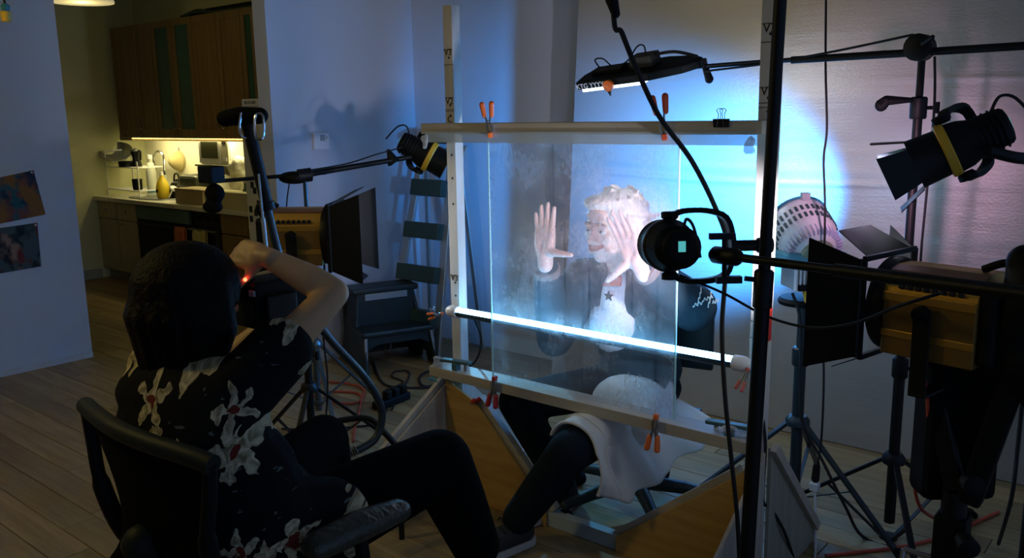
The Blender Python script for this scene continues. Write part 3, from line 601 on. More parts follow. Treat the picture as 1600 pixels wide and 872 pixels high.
gus([(FXR, PY0, .47), (FXR, FY-.5, .05), (FXR, FY-.5, 0), (FXR, PY0, 0)], (.012, 0, 0), PLYP)
MB().span((FXR-.02, FY-.5, 0), (FXR, PY1+.4, .03)).build('foot', PLYP, fr, bevel=.002); MB().span((FXL+.012, FY-.62, 0), (FXL+.035, PY1+.45, .03)).build('foot', PLYP, fr, bevel=.002)
# crumpled film on the ends of the rails, blue tape
def film(c, r, lab, m, nm='crumpled_film'):
    q = MB()
    for i in range(9): q.ell(V(c)+V([random.uniform(-1, 1)*r[k]*.6 for k in range(3)]), [r[k]*random.uniform(.35, .6) for k in range(3)], None, 8, 6)
    o = q.build(nm, m, fr, voxel=.006, sm=1); o['label'] = lab
film((FX0+.025, FY-.006, TZ0-.03), (.022, .012, .03), 'crumpled clear film at the rail end', FILM); film((FX1-.03, FY-.006, TZ0-.03), (.022, .012, .028), 'crumpled clear film at the rail end', FILM)
film((FX0+.03, FY+.02, BZ1+.02), (.03, .025, .022), 'crumpled clear film at the rail end', FILM); film((FX1-.06, FY+.03, BZ1+.02), (.06, .03, .02), 'crumpled clear film at the rail end', FILM)
film((FX0+.03, FY-.006, BZ0-.012), (.03, .008, .012), 'blue tape', mat('tape_blue', (.04, .25, .38), .5), 'tape')
# acrylic sheet
GX0, GX1, GZ0, GZ1, GLY = -2.035, -1.279, BZ1+.001, TZ0+.002, 2.305
t = thing('acrylic_sheet', 'clear acrylic sheet fogged with condensation and drips in the frame', 'sheet', ((GX0+GX1)/2, GLY, GZ0))
MB().add([(GX0, GLY, GZ0), (GX1, GLY, GZ0), (GX1, GLY, GZ1), (GX0, GLY, GZ1)], [(0, 1, 2, 3)]).build('pane', FOG, t)
for x in (GX0, GX1): MB().span((x-.002, GLY-.001, GZ0), (x+.002, GLY+.005, GZ1)).build('edge', EDGE, t)
# LED tube with its end caps
TY = FY+.066
ta, tb = on(716, 488, 'y', TY), on(1146, 566, 'y', TY)
t = thing('led_tube', 'long glowing white blue LED tube across the acrylic sheet', 'light tube', (ta+tb)/2)
ax = (tb-ta).normalized(); r_ = .0185
def arc(a0, a1, rr, n=12): return [(math.cos(R(a0+(a1-a0)*i/n))*rr, math.sin(R(a0+(a1-a0)*i/n))*rr) for i in range(n+1)]
def halft(a0, a1, rr):
    p = [ta+V((0, -c, s)) for c, s in arc(a0, a1, rr)]; return MB().prism(p, tb-ta)
halft(14, 194, r_).build('diffuser', TUBEON, t, True); halft(194, 374, r_).build('body', TUBEBODY, t, True)
for p, s in ((ta, -1), (tb, 1)): MB().lathe([(0, .021), (.004, .024), (.035, .024), (.05, .018), (.058, .012)], p, ax*s, 20).build('end_cap', WHITEP, t, True)
MB().tube(smooth([tb+V((.04, .01, 0)), tb+V((.05, .06, -.1)), tb+V((.02, .08, -.3))], 6), .004, 6).build('cable', INK, t, True)
MB().tube(smooth([ta+V((.06, .02, -.015)), ta+V((.07, .05, -.1)), ta+V((.03, .06, -.2)), ta+V((-.1, .1, -.28))], 6), .0045, 6).build('cable', INK, t, True)
# ------------------------------------------------------------------ spring clamps
def clamp(label, loc, jaw, wide, col, s=1., grp='spring clamps on the frame'):
    # jaw: direction of the jaws; wide: direction in which the handles spread
    z = -V(jaw).normalized(); x = (V(wide)-z*V(wide).dot(z)).normalized(); y = z.cross(x)
    M = Matrix.Translation(V(loc)) @ Matrix((x, y, z)).transposed().to_4x4() @ Matrix.Scale(s, 4)
    t = thing('spring_clamp', label, 'clamp', M=M, group=grp); t.scale = (1, 1, 1); t.matrix_world = M
    for sg in (-1, 1):
        a = MB(True).prism([(sg*.004, -.010, -.004), (sg*.012, -.010, .022), (sg*.009, -.010, .052), (sg*.019, -.010, .10), (sg*.012, -.010, .10), (sg*.003, -.010, .056), (sg*.006, -.010, .022), (sg*.001, -.010, 0)], (0, .020, 0)).build('arm', STEEL, t)
        h = MB(True).caps([(sg*.0155, 0, .078), (sg*.0205, 0, .126)], [.0092, .0112], 10); h.v = [V((p.x, p.y*1.5, p.z)) for p in h.v]; h.build('grip', col, t, True)
        j = MB(True).box((sg*.004, 0, -.002), (.010, .026, .022)); j.build('jaw_pad', col, t, bevel=.003)
    sp = MB(True); sp.tube([(.010*math.cos(i*.6), -.008+.016*i/32, .052+.007*math.sin(i*.6)) for i in range(33)], .0015, 5); sp.build('spring', CHROME, t, True)
g = on(766, 212, 'y', FY-.012); clamp('orange spring clamp gripping the top rail near the left post', (g.x, FY-.012, g.z+.004), (0, .15, -1), (.9, .5, 0), ORANGE, .82)
g = on(1038, 214, 'y', FY-.012); clamp('red orange spring clamp on the top rail beside the hanging cable', (g.x, FY-.012, g.z+.002), (.1, .15, -1), (.9, .5, 0), mat('clamp_redorange', (.75, .10, .03), .45), .9)
g = on(773, 592, 'y', FY-.014); clamp('red spring clamp on the bottom rail below the left of the sheet', (g.x, FY-.014, g.z), (.08, .1, 1), (1, .2, 0), RED, .8)
g = on(1025, 652, 'y', FY-.014); clamp('orange spring clamp on the bottom rail in front of the white cloth', (g.x, FY-.014, g.z), (.06, .1, 1), (1, .2, 0), ORANGE, .82)
g = on(733, 638, 'y', GY-.02); clamp('dark red clamp gripping the slanted batten of the gusset', (g.x-.03, GY+.01, g.z+.0), (-.8, .2, -.5), (.3, 1, 0), RED, .55)
g = on(690, 492, 'y', PY0-.03); clamp('small orange clamp holding the tube end at the left post', (g.x+.015, PY0-.045, g.z+.01), (1, .2, .3), (.2, 0, 1), ORANGE, .5)
g = on(1160, 590, 'y', PY0-.03); clamp('small red clamp holding the tube end at the right post', (g.x+.02, PY0-.04, g.z+.03), (.3, .3, 1), (1, 0, .2), mat('clamp_pinkred', (.6, .14, .10), .45), .5)
def binder(px, py, Y, label, s=1.):
    g = on(px, py, 'y', Y); t = thing('binder_clip', label, 'clip', (g.x, Y, g.z), group='binder clips')
    MB().prism([(g.x-.025*s, Y-.004, g.z), (g.x+.025*s, Y-.004, g.z), (g.x+.025*s, Y-.009, g.z+.026*s), (g.x-.025*s, Y-.009, g.z+.026*s)], (0, .016*s, 0)).build('body', BLACK, t)
    for yy in (-.006, .004):
        MB().tube(smooth([(g.x-.012*s, Y+yy, g.z+.002), (g.x-.006*s, Y+yy*1.5, g.z+.04*s), (g.x-.011*s, Y+yy*2, g.z+.052*s), (g.x, Y+yy*2, g.z+.058*s), (g.x+.011*s, Y+yy*2, g.z+.052*s), (g.x+.006*s, Y+yy*1.5, g.z+.04*s), (g.x+.012*s, Y+yy, g.z+.002)], 4), .0012*s, 5).build('wire_loop', CHROME, t, True)
binder(1127, 199, FY-.003, 'black binder clip on the top rail near the right post', .9)
binder(677, 494, FY+.05, 'small black binder clip beside the left tube end', .6)
# dark strap blades stuck out at the posts
for (px, py, label, sx) in ((712, 552, 'flat dark clamp bar on the left end of the bottom rail', 1), (1140, 652, 'teal clamp bar on the right end of the bottom rail', -1)):
    g = on(px, py, 'y', FY+.02); t = thing('bar_clamp', label, 'clamp', (g.x, FY+.02, BZ1+.002), group='bar clamps')
    MB().beam((g.x-.075, FY+.02, BZ1+.030), (g.x+.065, FY+.03, BZ1+.036), .028, .012).build('bar', TEALP, t, bevel=.003)
    MB().span((g.x-.012, FY+.006, BZ1+.001), (g.x+.012, FY+.034, BZ1+.028)).build('foot', TEALP, t, bevel=.003)
    MB().lathe([(0, .007), (.03, .007)], (g.x+.045*sx, FY+.026, BZ1+.004), (0, 0, 1), 10).build('screw', STEEL, t, True)
# ------------------------------------------------------------------ lamp builders (local x = beam direction)
def fresnel(label, loc, fwd, s=1., tilt=0, lens=None, lit=None, a1=12, a2=22):
    f = V(fwd).normalized(); f.z = tilt; t = thing('studio_lamp', label, 'studio lamp', M=frame(loc, f) @ Matrix.Scale(s, 4))
    L, hw, zb, zt = .105, .088, -.115, .09
    arch = [(-L, -hw, zb), (-L, hw, zb), (-L, hw, .02), (-L, hw*.94, .045), (-L, hw*.70, .075), (-L, hw*.30, zt), (-L, -hw*.30, zt), (-L, -hw*.70, .075), (-L, -hw*.94, .045), (-L, -hw, .02)]
    low = [p for p in arch if p[2] <= .02]; top = [p for p in arch if p[2] >= .02]
    MB(True).prism(low, (2*L, 0, 0)).build('housing', BRONZE, t, bevel=.003)
    MB(True).prism(top, (2*L, 0, 0)).build('top_cover', GOLD, t)
    for sg in (-1, 1):
        MB(True).span((-L, sg*hw-.003, -.073), (L, sg*hw+.003, -.055)).build('gold_trim', GOLD, t, bevel=.002)
        MB(True).span((-L, sg*hw-.002, .012), (L, sg*hw+.004, .034)).build('gold_trim', GOLD, t, bevel=.002)
        v = MB(True)
        for i in range(8): v.box((-.07+i*.019, sg*hw*.98, .047), (.010, .012, .008), Matrix.Rotation(.5, 3, 'X'))
        v.build('vent_slots', INK, t)
        MB(True).beam((-L, sg*hw*.52, .0835), (L, sg*hw*.52, .0835), .03, .004, (0, sg*.33, 1)).build('top_band', mat('band_copper', (.42, .22, .13), .4, .6), t)
    MB(True).lathe([(0, .11), (.012, .114), (.03, .112), (.03, .095), (.008, .09)], (L, 0, -.012), (1, 0, 0), 32).build('front_ring', BLACK, t, True)
    MB(True).lathe([(0, .088), (.012, .080), (.02, .05), (.023, .005)], (L+.005, 0, -.012), (1, 0, 0), 28).build('lens', lens or LENSON, t, True)
    MB(True).span((-L-.035, -hw*.92, zb+.006), (-L, hw*.92, .06)).build('rear_cap', BLACKP, t, bevel=.012)
    MB(True).tube(smooth([(-L-.02, 0, .05), (-L-.05, 0, .085), (-L-.02, 0, .115), (-L+.03, 0, .095)], 5), .009, 8).build('handle', BLACKP, t, True)
    # square barn door carrier and four leaves
    c = L+.034; q = .118
    m = MB(True)
    for yy in (-q, q): m.box((c, yy, -.012), (.010, .012, 2*q))
    for zz in (-q, q): m.box((c, 0, zz-.012), (.010, 2*q, .012))
    m.build('door_frame', BLACK, t)
    D = .128
    for sg in (-1, 1):
        a = R(a1) if sg < 0 else R(a2); y0 = sg*q; x1 = c+D*math.cos(a); y1 = y0+sg*D*math.sin(a)
        MB(True).prism([(c, y0, -q-.008), (x1, y1, -q-.055), (x1, y1, q+.03), (c, y0, q-.016)], (0, sg*.003, 0)).build('barn_door', BLACK, t)
        a = R(28); z0 = sg*q-.012; x1 = c+D*.85*math.cos(a); z1 = z0+sg*D*.85*math.sin(a)
        MB(True).prism([(c, -q*.85, z0), (x1, -q*.62, z1), (x1, q*.62, z1), (c, q*.85, z0)], (0, 0, sg*.003)).build('barn_door', BLACK, t)
        MB(True).tube([(c+.006, sg*(q+.004), -q-.012), (c+.006, sg*(q+.004), q-.012)], .006, 6).build('hinge', BLACK, t)
    # yoke
    m = MB(True); yk = hw+.022
    for sg in (-1, 1): m.beam((0, sg*yk, .01), (0, sg*yk, -.19), .006, .04, (1, 0, 0))
    m.box((0, 0, -.192), (.04, 2*yk+.006, .008)); m.build('yoke', BLACK, t, bevel=.002)
    for sg in (-1, 1): MB(True).lathe([(0, .018), (.022, .016), (.024, .010)], (0, sg*yk, 0), (0, sg, 0), 14).build('yoke_knob', BLACKP, t, True)
    MB(True).lathe([(0, .016), (.06, .016)], (0, 0, -.25), (0, 0, 1), 14).build('spigot', BLACK, t, True)
    return t
def dedo(label, loc, fwd, s=1., up=(0, 0, 1), doors=True, yoke_to=None, lens=None, screen=True, stub=.0, side=1, ring=None):
    t = thing('spot_lamp', label, 'spot lamp', M=frame(loc, fwd, up) @ Matrix.Scale(s, 4))
    MB(True).lathe([(-.135, .028), (-.132, .040), (-.125, .046), (-.05, .052), (-.03, .060), (0, .064)], (0, 0, 0), (1, 0, 0), 32).build('body', BLACKP, t, True)
    MB(True).lathe([(0, .066), (.003, .069), (.020, .069), (.023, .066)], (0, 0, 0), (1, 0, 0), 32).build('focus_ring', ring or YELLOW, t, True)
    MB(True).lathe([(.023, .060), (.09, .064), (.094, .066), (.094, .054), (.06, .05)], (0, 0, 0), (1, 0, 0), 32).build('snout', BLACK, t, True)
    MB(True).lathe([(.058, .049), (.070, .044), (.078, .004)], (0, 0, 0), (1, 0, 0), 24).build('lens', lens or LENSON, t, True)
    fin = MB(True)
    for i in range(5): fin.tube([((-.115+.014*i), .0505*math.cos(a*.2618), .0505*math.sin(a*.2618)) for a in range(24)], .0022, 5, True)
    fin.build('cooling_ribs', BLACKP, t, True)
    if screen: MB(True).box((-.136, 0, .004), (.003, .018, .026)).build('display', SCREEN, t, bevel=.001)
    if doors:
        for k in range(4):
            M = Matrix.Rotation(k*math.pi/2, 3, 'X'); hs = .045 if k % 2 else .05
            pts = [M @ V(p) for p in ((.094, -hs, .062), (.165, -hs*1.25, .092), (.165, hs*1.25, .092), (.094, hs, .062))]
            MB(True).prism(pts, M @ V((0, 0, .0025))).build('barn_door', TEALP if k == 1 else BLACK, t)
    # C-shaped yoke swinging round the body
    y = [(-.01, 0, .074), (-.02, .03*side, .088), (-.045, .085*side, .088), (-.07, .125*side, .070), (-.075, .14*side, .02), (-.075, .14*side, -.02), (-.07, .125*side, -.070), (-.045, .085*side, -.088), (-.02, .03*side, -.088), (-.01, 0, -.074)]
    y = smooth(y, 4); m = MB(True)
    for i in range(len(y)-1):
        d = (y[i+1]-y[i]).normalized(); m.beam(y[i]-d*.002, y[i+1]+d*.002, .026, .013, V((1, 0, 0)).cross(d) if True else (0, 0, 1))
    m.build('yoke', BLACK, t)
    for zz in (-1, 1): MB(True).lathe([(0, .014), (.006, .022), (.02, .022), (.022, .016)], (-.005, 0, zz*.066), (0, 0, zz), 14).build('yoke_knob', BLACKP, t, True)
    MB(True).tube(smooth([(-.11, -.01, .045), (-.14, -.01, .07), (-.17, -.02, .05), (-.19, -.03, -.02)], 5), .004, 6).build('cable', INK, t, True)
    MB(True).lathe([(0, .014), (.06, .014), (.065, .019), (.1, .019)], (-.075, .14*side, 0), (0, side, 0), 14).build('socket', BLACK, t, True)
    return t
def stand(label, base, h, r=.016, spread=.42, az=20, legz=.42, collars=(.55,), m=BLACK, foot=RUBBER, lean=(0, 0), knobs=True):
    bx, by = base[0], base[1]; t = thing('light_stand', label, 'light stand', (bx, by, 0))
    def P(z): return V((bx+lean[0]*z, by+lean[1]*z, z))
    cs = [c for c in collars]; zz = [max(.06, legz-.34)]+cs+[h]; rr = r
    for i in range(len(zz)-1):
        MB().frus(P(zz[i]), P(zz[i+1]), rr, n=14).build('column', m, t, True); rr *= .8
    for i, c in enumerate(cs):
        MB().lathe([(-.035, r*1.25), (-.03, r*1.45), (.03, r*1.45), (.035, r*1.2)], P(c), (0, 0, 1), 16).build('collar', m, t, True)
        if knobs:
            k = MB().frus(P(c)+V((r, 0, 0)), P(c)+V((r+.03, .01, 0)), .006, n=8).box(P(c)+V((r+.035, .012, 0)), (.012, .012, .036)); k.build('knob', BLACKP, t, True)
    MB().lathe([(-.03, r*1.3), (-.02, r*2.1), (.0, r*2.1), (.015, r*1.5)], P(legz), (0, 0, 1), 16).build('leg_hub', m, t, True)
    lowz = legz-.30
    MB().lathe([(-.012, r*1.2), (-.01, r*1.7), (.01, r*1.7), (.012, r*1.2)], P(lowz), (0, 0, 1), 14).build('brace_hub', m, t, True)
    for k in range(3):
        a = R(az+120*k); e = V((math.cos(a), math.sin(a), 0)); f = V((bx, by, 0))+e*spread+V((0, 0, .012)); st = P(legz)+e*r*1.6-V((0, 0, .01))
        lg = MB().beam(st, f, .020, .013).build('leg', m, t, bevel=.002)
        d = (f-st).normalized(); MB().caps([f-d*.03, f-V((0, 0, .002))], [.012, .011], 10).build('rubber_foot', foot, lg, True)
        MB().beam(P(lowz)+e*r*1.3, st.lerp(f, .52), .014, .004).build('brace', m, t)
    return t
# ------------------------------------------------------------------ left lamps
LLP = at(468, 362, 3.55); lf = V((.80, .60, .0))
fresnel('gold and black studio lamp with open barn doors facing the left post', LLP, lf, 1.10, 0)
spot('gold_lamp_light', LLP+lf.normalized()*.17, LLP+lf.normalized()*.17+V((.9, .35, 0)), 7, (.95, .97, 1), 75, .6, .05)
stand('black light stand under the gold lamp behind the operator', (LLP.x, LLP.y), LLP.z-.255, .017, .40, 65, .36, (.5,))
bc = at(476, 274, 4.0); bl_, br_ = at(336, 283, 3.85), at(636, 246, 4.2)
stand('taller light stand carrying the left boom arm', (bc.x, bc.y), bc.z-.02, .016, .42, 95, .42, (.62, .98), m=mat('stand_steel', (.10, .13, .14), .35, .6))
t = thing('boom_arm', 'black boom arm reaching from the kitchen side to the left spot lamp', 'boom arm', bc)
bd_ = (br_-bl_).normalized()
MB().frus(bl_-bd_*.03, bc+bd_*.1, .009, n=12).build('inner_tube', BLACK, t, True); MB().frus(bc-bd_*.05, br_+bd_*.02, .014, .012, n=12).build('outer_tube', BLACK, t, True)
MB().ell(bc+V((-.04, -.03, -.01)), (.075, .05, .03), Matrix.Rotation(.6, 3, 'Z'), 14, 8).build('grip_knob', BLACKP, t, True)
MB().lathe([(-.035, .02), (-.03, .032), (.03, .032), (.035, .02)], bc, bd_, 16).build('grip_head', BLACK, t, True)
q = MB(); q.box(bl_+V((-.01, -.01, .03)), (.11, .07, .075)); q.build('battery_pack', BLACKP, t, bevel=.006)
q = MB(); q.ell(bl_+V((-.01, 0, -.055)), (.055, .04, .045), None, 12, 8).ell(bl_+V((-.02, -.01, -.115)), (.06, .04, .03), None, 12, 8); q.build('counterweight', RUBBER, t, voxel=.008)
MB().tube(smooth([bc+V((.0, .0, .02)), bc.lerp(br_, .4)+V((0, 0, .02)), bc.lerp(br_, .7)+V((0, 0, .04)), br_+V((0, .04, .06))], 8), .0035, 6).build('cable', INK, t, True)
MB().tube(smooth([bc+V((-.05, -.05, -.03)), bc+V((-.07, -.06, -.14)), bc+V((-.09, -.05, -.3))], 6), .003, 6).build('cable', INK, t, True)
q = MB(); pt = at(610, 250, 4.15); q.prism([pt+V((-.02, 0, -.03)), pt+V((.02, .02, 0)), pt+V((-.025, 0, .05))], (0, .02, 0)); q.build('lever', BLACK, t)
LD = at(668, 243, 4.25); ldir = (_rt*.86-_up*.45+_f*.10).normalized(); spot('left_spot_light', LD+ldir*.15, V((-1.95, 2.6, .75)), 34, (.16, .58, 1), 50, .6, .03)
dedo('small black spot lamp with yellow ring behind the left post', LD, ldir, 1.12, up=(0, 0, 1), doors=False, side=1)
g = at(712, 245, 4.35)
t = thing('glass_jar_shade', 'pale green glass shade standing out behind the left post', 'glass shade', g)
MB().lathe([(-.06, .03), (-.05, .05), (.0, .058), (.03, .066), (.034, .064), (.0, .053)], g, -_up*.3+_rt, 20).build('shade', mat('pale_glass', (.35, .48, .46), .2), t, True)
MB().lathe([(0, .068), (.006, .070), (.012, .068)], g+(_rt-_up*.3).normalized()*.03, -_up*.3+_rt, 20).build('rim', GREYP, t, True)
# bent tube stand with padded top
BT = [at(386, 190, 2.62), at(412, 300, 2.68), at(440, 410, 2.74), at(478, 480, 2.80), at(520, 535, 2.86), at(570, 590, 2.93), at(596, 640, 2.98), at(588, 683, 2.98), at(556, 705, 2.94), at(520, 716, 2.90)]
t = thing('bent_tube_stand', 'black bent tube stand with padded top beside the gold lamp', 'stand', (BT[6].x, BT[6].y, 0))
MB().tube(smooth(BT[1:], 8), .0135, 12).build('lower_tube', mat('tube_black', (.02, .035, .042), .3), t, True)
MB().tube(smooth([BT[0], BT[1]+(BT[2]-BT[1])*.25], 2), .0195, 12).build('upper_tube', BLACK, t, True)
MB().lathe([(-.012, .021), (-.01, .025), (.012, .025), (.014, .02)], BT[1]+(BT[2]-BT[1])*.2, BT[1]-BT[2], 14).build('collar', BLACK, t, True)
pc = at(380, 184, 2.60); q = MB(); ex = (_rt+_up*.05).normalized()
q.caps([pc-ex*.055, pc-ex*.01+V((0, 0, .006)), pc+ex*.05+V((0, 0, .004))], [.026, .030, .027], 14); q.v = [V((p.x, p.y, pc.z+(p.z-pc.z)*.95)) for p in q.v]; q.build('pad', RUBBER, t, voxel=.006)
lc = at(405, 196, 2.55)
MB().tube(smooth([lc+_rt*.011+_up*.028, lc-_rt*.011+_up*.028, lc-_rt*.011-_up*.034, lc+_rt*.011-_up*.034], 5, True), .0038, 8, True).build('chrome_loop', CHROME, t, True)
MB().tube(smooth([at(377, 176, 2.55), at(374, 198, 2.55), at(377, 212, 2.55), at(384, 216, 2.56)], 5), .0038, 8).build('chrome_hook', CHROME, t, True)
sp = smooth([at(520, 716, 2.90), at(508, 720, 2.88), at(484, 735, 2.84)], 6); n_ = 90; d_ = (sp[-1]-at(560, 703, 2.94))
st_ = at(557, 703, 2.94); e1 = d_.normalized().orthogonal().normalized(); e2 = d_.normalized().cross(e1)
MB().tube([st_+d_*(i/140)+(e1*math.cos(i*.9)+e2*math.sin(i*.9))*.0145 for i in range(140)], .003, 5).build('spring', CHROME, t, True)
fz = on(560, 690, 'z', .02)
ba = [at(500, 664, 3.0), at(545, 655, 3.02), at(578, 655, 3.03), at(600, 675, 3.02), at(622, 700, 3.02)]
MB().tube(smooth(ba, 6), .011, 10).build('base_tube', BLACK, t, True)
for p in (ba[0], ba[-1]): MB().frus(p, V((p.x, p.y, .0)), .010, n=10).build('foot_tube', BLACK, t, True)
tp = thing('telescopic_rod', 'thin silver telescopic rod beside the bent tube stand', 'rod', at(408, 390, 2.6))
MB().frus(at(404, 272, 2.62), at(411, 345, 2.62), .0035, n=10).build('upper_section', ALU, tp, True); MB().frus(at(411, 343, 2.62), at(417, 398, 2.62), .0065, n=10).build('lower_section', ALU, tp, True)
MB().lathe([(-.006, .007), (.006, .007)], at(411, 344, 2.62), V((0, 0, 1)), 10).build('joint', ALU, tp, True)
# step ladder against the back wall
t = thing('step_ladder', 'aluminium step ladder with dark green treads in the corner', 'ladder', (-3.86, 3.75, 0))
lx0, lx1 = -4.05, -3.62
for x, x2 in ((lx0, -3.96), (lx1, -3.71)): MB().beam((x, 3.58, 0), (x2, 3.88, 1.32), .022, .055, (1, 0, 0)).build('rail', ALU, t, bevel=.003)
for x, x2 in ((lx0-.02, -3.98), (lx1+.02, -3.69)): MB().beam((x, 3.99, 0), (x2, 3.91, 1.25), .018, .03, (1, 0, 0)).build('rear_leg', ALU, t, bevel=.003)
for z in (.26, .52, .78, 1.04):
    f = z/1.32; MB().box((-3.835, 3.58+.3*f-.02, z), ((lx1-lx0)*(1-f)+.25*f-.02, .085, .10), Matrix.Rotation(-.2, 3, 'X')).build('tread', mat('tread_green', (.03, .075, .065), .5), t, bevel=.004)
MB().box((-3.835, 3.89, 1.33), (.27, .13, .04)).build('top_cap', mat('tread_green', (.03, .075, .065), .5), t, bevel=.01)
# two-step plastic stool
s0 = on(556, 562, 'z', 0); ez = V((.80, .60, 0)); ed = V((-.60, .80, 0))
ctr = on(620, 556, 'z', 0)+V((.06, -.12, 0))
t = thing('step_stool', 'dark green plastic two-step stool by the wall', 'step stool', M=frame((ctr.x, ctr.y, 0), (.93, -.37, 0)) @ Matrix.Scale(1.12, 4))
wd = .21
def leg_plate(sg):
    q = MB(True); q.prism([(-.20, sg*wd, 0), (-.02, sg*wd, 0), (.0, sg*wd, .05), (.07, sg*wd, .05), (.09, sg*wd, 0), (.22, sg*wd, 0), (.17, sg*(wd-.02), .20), (.03, sg*(wd-.02), .22), (-.01, sg*(wd-.045), .40), (-.155, sg*(wd-.045), .40)], (0, -sg*.022, 0)); return q
for sg in (-1, 1): leg_plate(sg).build('side_panel', GREEN, t, bevel=.008)
MB(True).span((-.17, -wd+.02, .385), (.0, wd-.02, .42)).build('top_step', GREEN, t, bevel=.012); MB(True).span((.0, -wd+.01, .19), (.18, wd-.01, .222)).build('lower_step', GREEN, t, bevel=.012)
MB(True).prism([(.165, -wd+.03, .195), (.165, wd-.03, .195), (.165, wd-.03, .12), (.165, wd-.09, .15), (.165, -wd+.09, .15), (.165, -wd+.03, .12)], (-.012, 0, 0)).build('apron', GREEN, t)
MB(True).span((-.012, -wd+.05, .22), (.0, wd-.05, .39)).build('riser', GREEN, t); MB(True).span((.0, -.12, .355), (.006, .12, .39)).build('label_plate', GREYP, t, bevel=.002)
MB(True).span((-.185, -wd+.02, .02), (-.165, wd-.02, .39)).build('back_panel', GREEN, t, bevel=.006)
for sg in (-1, 1): MB(True).beam((.205, sg*(wd-.012), .01), (.165, sg*(wd-.03), .2), .016, .016).build('edge_rib', GREYP, t, bevel=.003)
# ------------------------------------------------------------------ right side: poles, booms, lamps
pt_, pb_ = at(1219, 0, 1.87), at(1167, 872, 2.13); dv = (pb_-pt_); p0 = pt_-dv*(.35/dv.length); p1 = pt_+dv*((pt_.z)/(-dv.z))
mid = at(1194, 425, 1.995)
t = thing('black_pole', 'black telescopic pole standing in front of the right post', 'pole', (p1.x, p1.y, 0))
MB().frus(p0, mid, .0140, n=16).build('upper_tube', BLACK, t, True); MB().frus(mid, p1+V((0, 0, .01)), .0180, n=16).build('lower_tube', BLACK, t, True)
MB().lathe([(-.085, .019), (-.083, .0225), (.0, .0225), (.005, .0185)], mid, -dv, 16).build('collar', BLACK, t, True)
MB().frus(mid+_rt*.0-_up*.02, mid-_rt*.045-_up*.015, .006, n=8).build('clamp_lever', BLACK, t, True)
for k in range(3):
    a = R(200+120*k); MB().beam(p1+V((0, 0, .12)), p1+V((math.cos(a)*.22, math.sin(a)*.22, .012)), .02, .012).build('leg', BLACK, t)
# boom with the round spot lamp seen from behind
BLc = at(1046, 384, 2.15); arm0 = at(1118, 398, 2.06); arm1 = at(1650, 466, 1.38)
bl_dir = (V((-1.74, 2.62, 1.05))-BLc).normalized()
spot('boom_lamp_light', BLc+bl_dir*.16, (-1.76, 2.62, 1.04), 9, (1, .62, .80), 62, .6, .03)
dedo('round spot lamp seen from behind in front of the acrylic sheet', BLc, bl_dir, .97, doors=False, screen=True, side=-1, ring=mat('ring_brown', (.05, .03, .025), .5))
t = thing('boom_arm', 'long black boom arm crossing in front of the right pole', 'boom arm', arm0)
MB().frus(arm0, arm0.lerp(arm1, .6), .0100, n=14).build('inner_tube', BLACK, t, True); MB().frus(arm0.lerp(arm1, .45), arm1, .0135, n=14).build('outer_tube', BLACK, t, True)
ad = (arm1-arm0).normalized()
MB().frus((arm1.x, arm1.y, 0), (arm1.x, arm1.y, arm1.z+.05), .016, n=12).build('column', BLACK, t, True)
for k in range(3): a = R(80+120*k); MB().beam((arm1.x, arm1.y, .22), (arm1.x+.26*math.cos(a), arm1.y+.26*math.sin(a), .012), .02, .014).build('leg', BLACK, t, bevel=.002)
MB().lathe([(-.01, .014), (0, .021), (.07, .021), (.08, .015)], arm0, ad, 16).build('end_socket', BLACK, t, True)
q = MB(); c_ = arm0+ad*.03; q.frus(c_-_up*.0, c_-_up*.052, .006, n=8); q.box(c_-_up*.056+_rt*.01, (.06, .02, .016), Matrix.Rotation(_y, 3, 'Z')); q.build('wing_nut', BLACK, t)
q = MB(); q.frus(c_, c_+_up*.045, .006, n=8); q.box(c_+_up*.046-_rt*.005, (.06, .018, .014), Matrix.Rotation(_y, 3, 'Z')); q.build('clamp_plate', BLACK, t)
MB().tube(smooth([at(1062, 430, 2.15), at(1130, 458, 2.1), at(1200, 495, 2.06), at(1268, 512, 1.95), at(1335, 505, 1.85), at(1400, 480, 1.75), at(1470, 458, 1.65)], 8), .0035, 6).build('cable', INK, t, True)
# gold studio lamp on the right
RLP = at(1478, 478, 1.95)
rdir = V((-.975, .20, .02)).normalized()
fresnel('large gold and black studio lamp with barn doors on the right', RLP, rdir, .98, .0, a1=34, a2=16)
spot('key_lamp_light', RLP+rdir*.165, (-1.9, 2.70, 1.20), 44, (.90, .86, 1), 54, .55, .035)
rs = V((RLP.x+.0, RLP.y, 0))
t = thing('crank_stand', 'heavy black crank stand carrying the large gold lamp', 'light stand', (RLP.x+.05, RLP.y, 0))
cx, cy = RLP.x+.055, RLP.y-.02
MB().frus((cx, cy, .05), (cx, cy, .62), .028, n=16).build('column', BLACK, t, True); MB().span((cx-.035, cy-.03, .3), (cx+.035, cy+.03, .56)).build('crank_box', BLACKP, t, bevel=.006)
MB().beam((cx-.0, cy, .62), (RLP.x, RLP.y, RLP.z-.235), .04, .04, (1, 0, 0)).build('spigot_block', BLACK, t, bevel=.003)
MB().beam((cx+.03, cy+.0, .60), (cx+.13, cy-.02, 1.06), .05, .05, (0, 1, 0)).build('rear_arm', BLACKP, t, bevel=.008)
q = MB(); q.caps([(cx+.06, cy, .95), (cx+.13, cy-.02, 1.08), (cx+.10, cy-.02, 1.16)], [.06, .075, .04], 12); q.caps([(cx+.12, cy-.02, .95), (cx+.22, cy+.02, .80), (cx+.2, cy, .62)], [.06, .06, .045], 12); q.build('ballast_head', BLACKP, t, voxel=.008)
for sg, zz in ((1, .66), (-1, .52)): MB().lathe([(0, .02), (.04, .024), (.045, .015)], (cx+.03, cy-.03, zz), (.5, -.8, .1*sg), 14).build('knob', BLACKP, t, True)
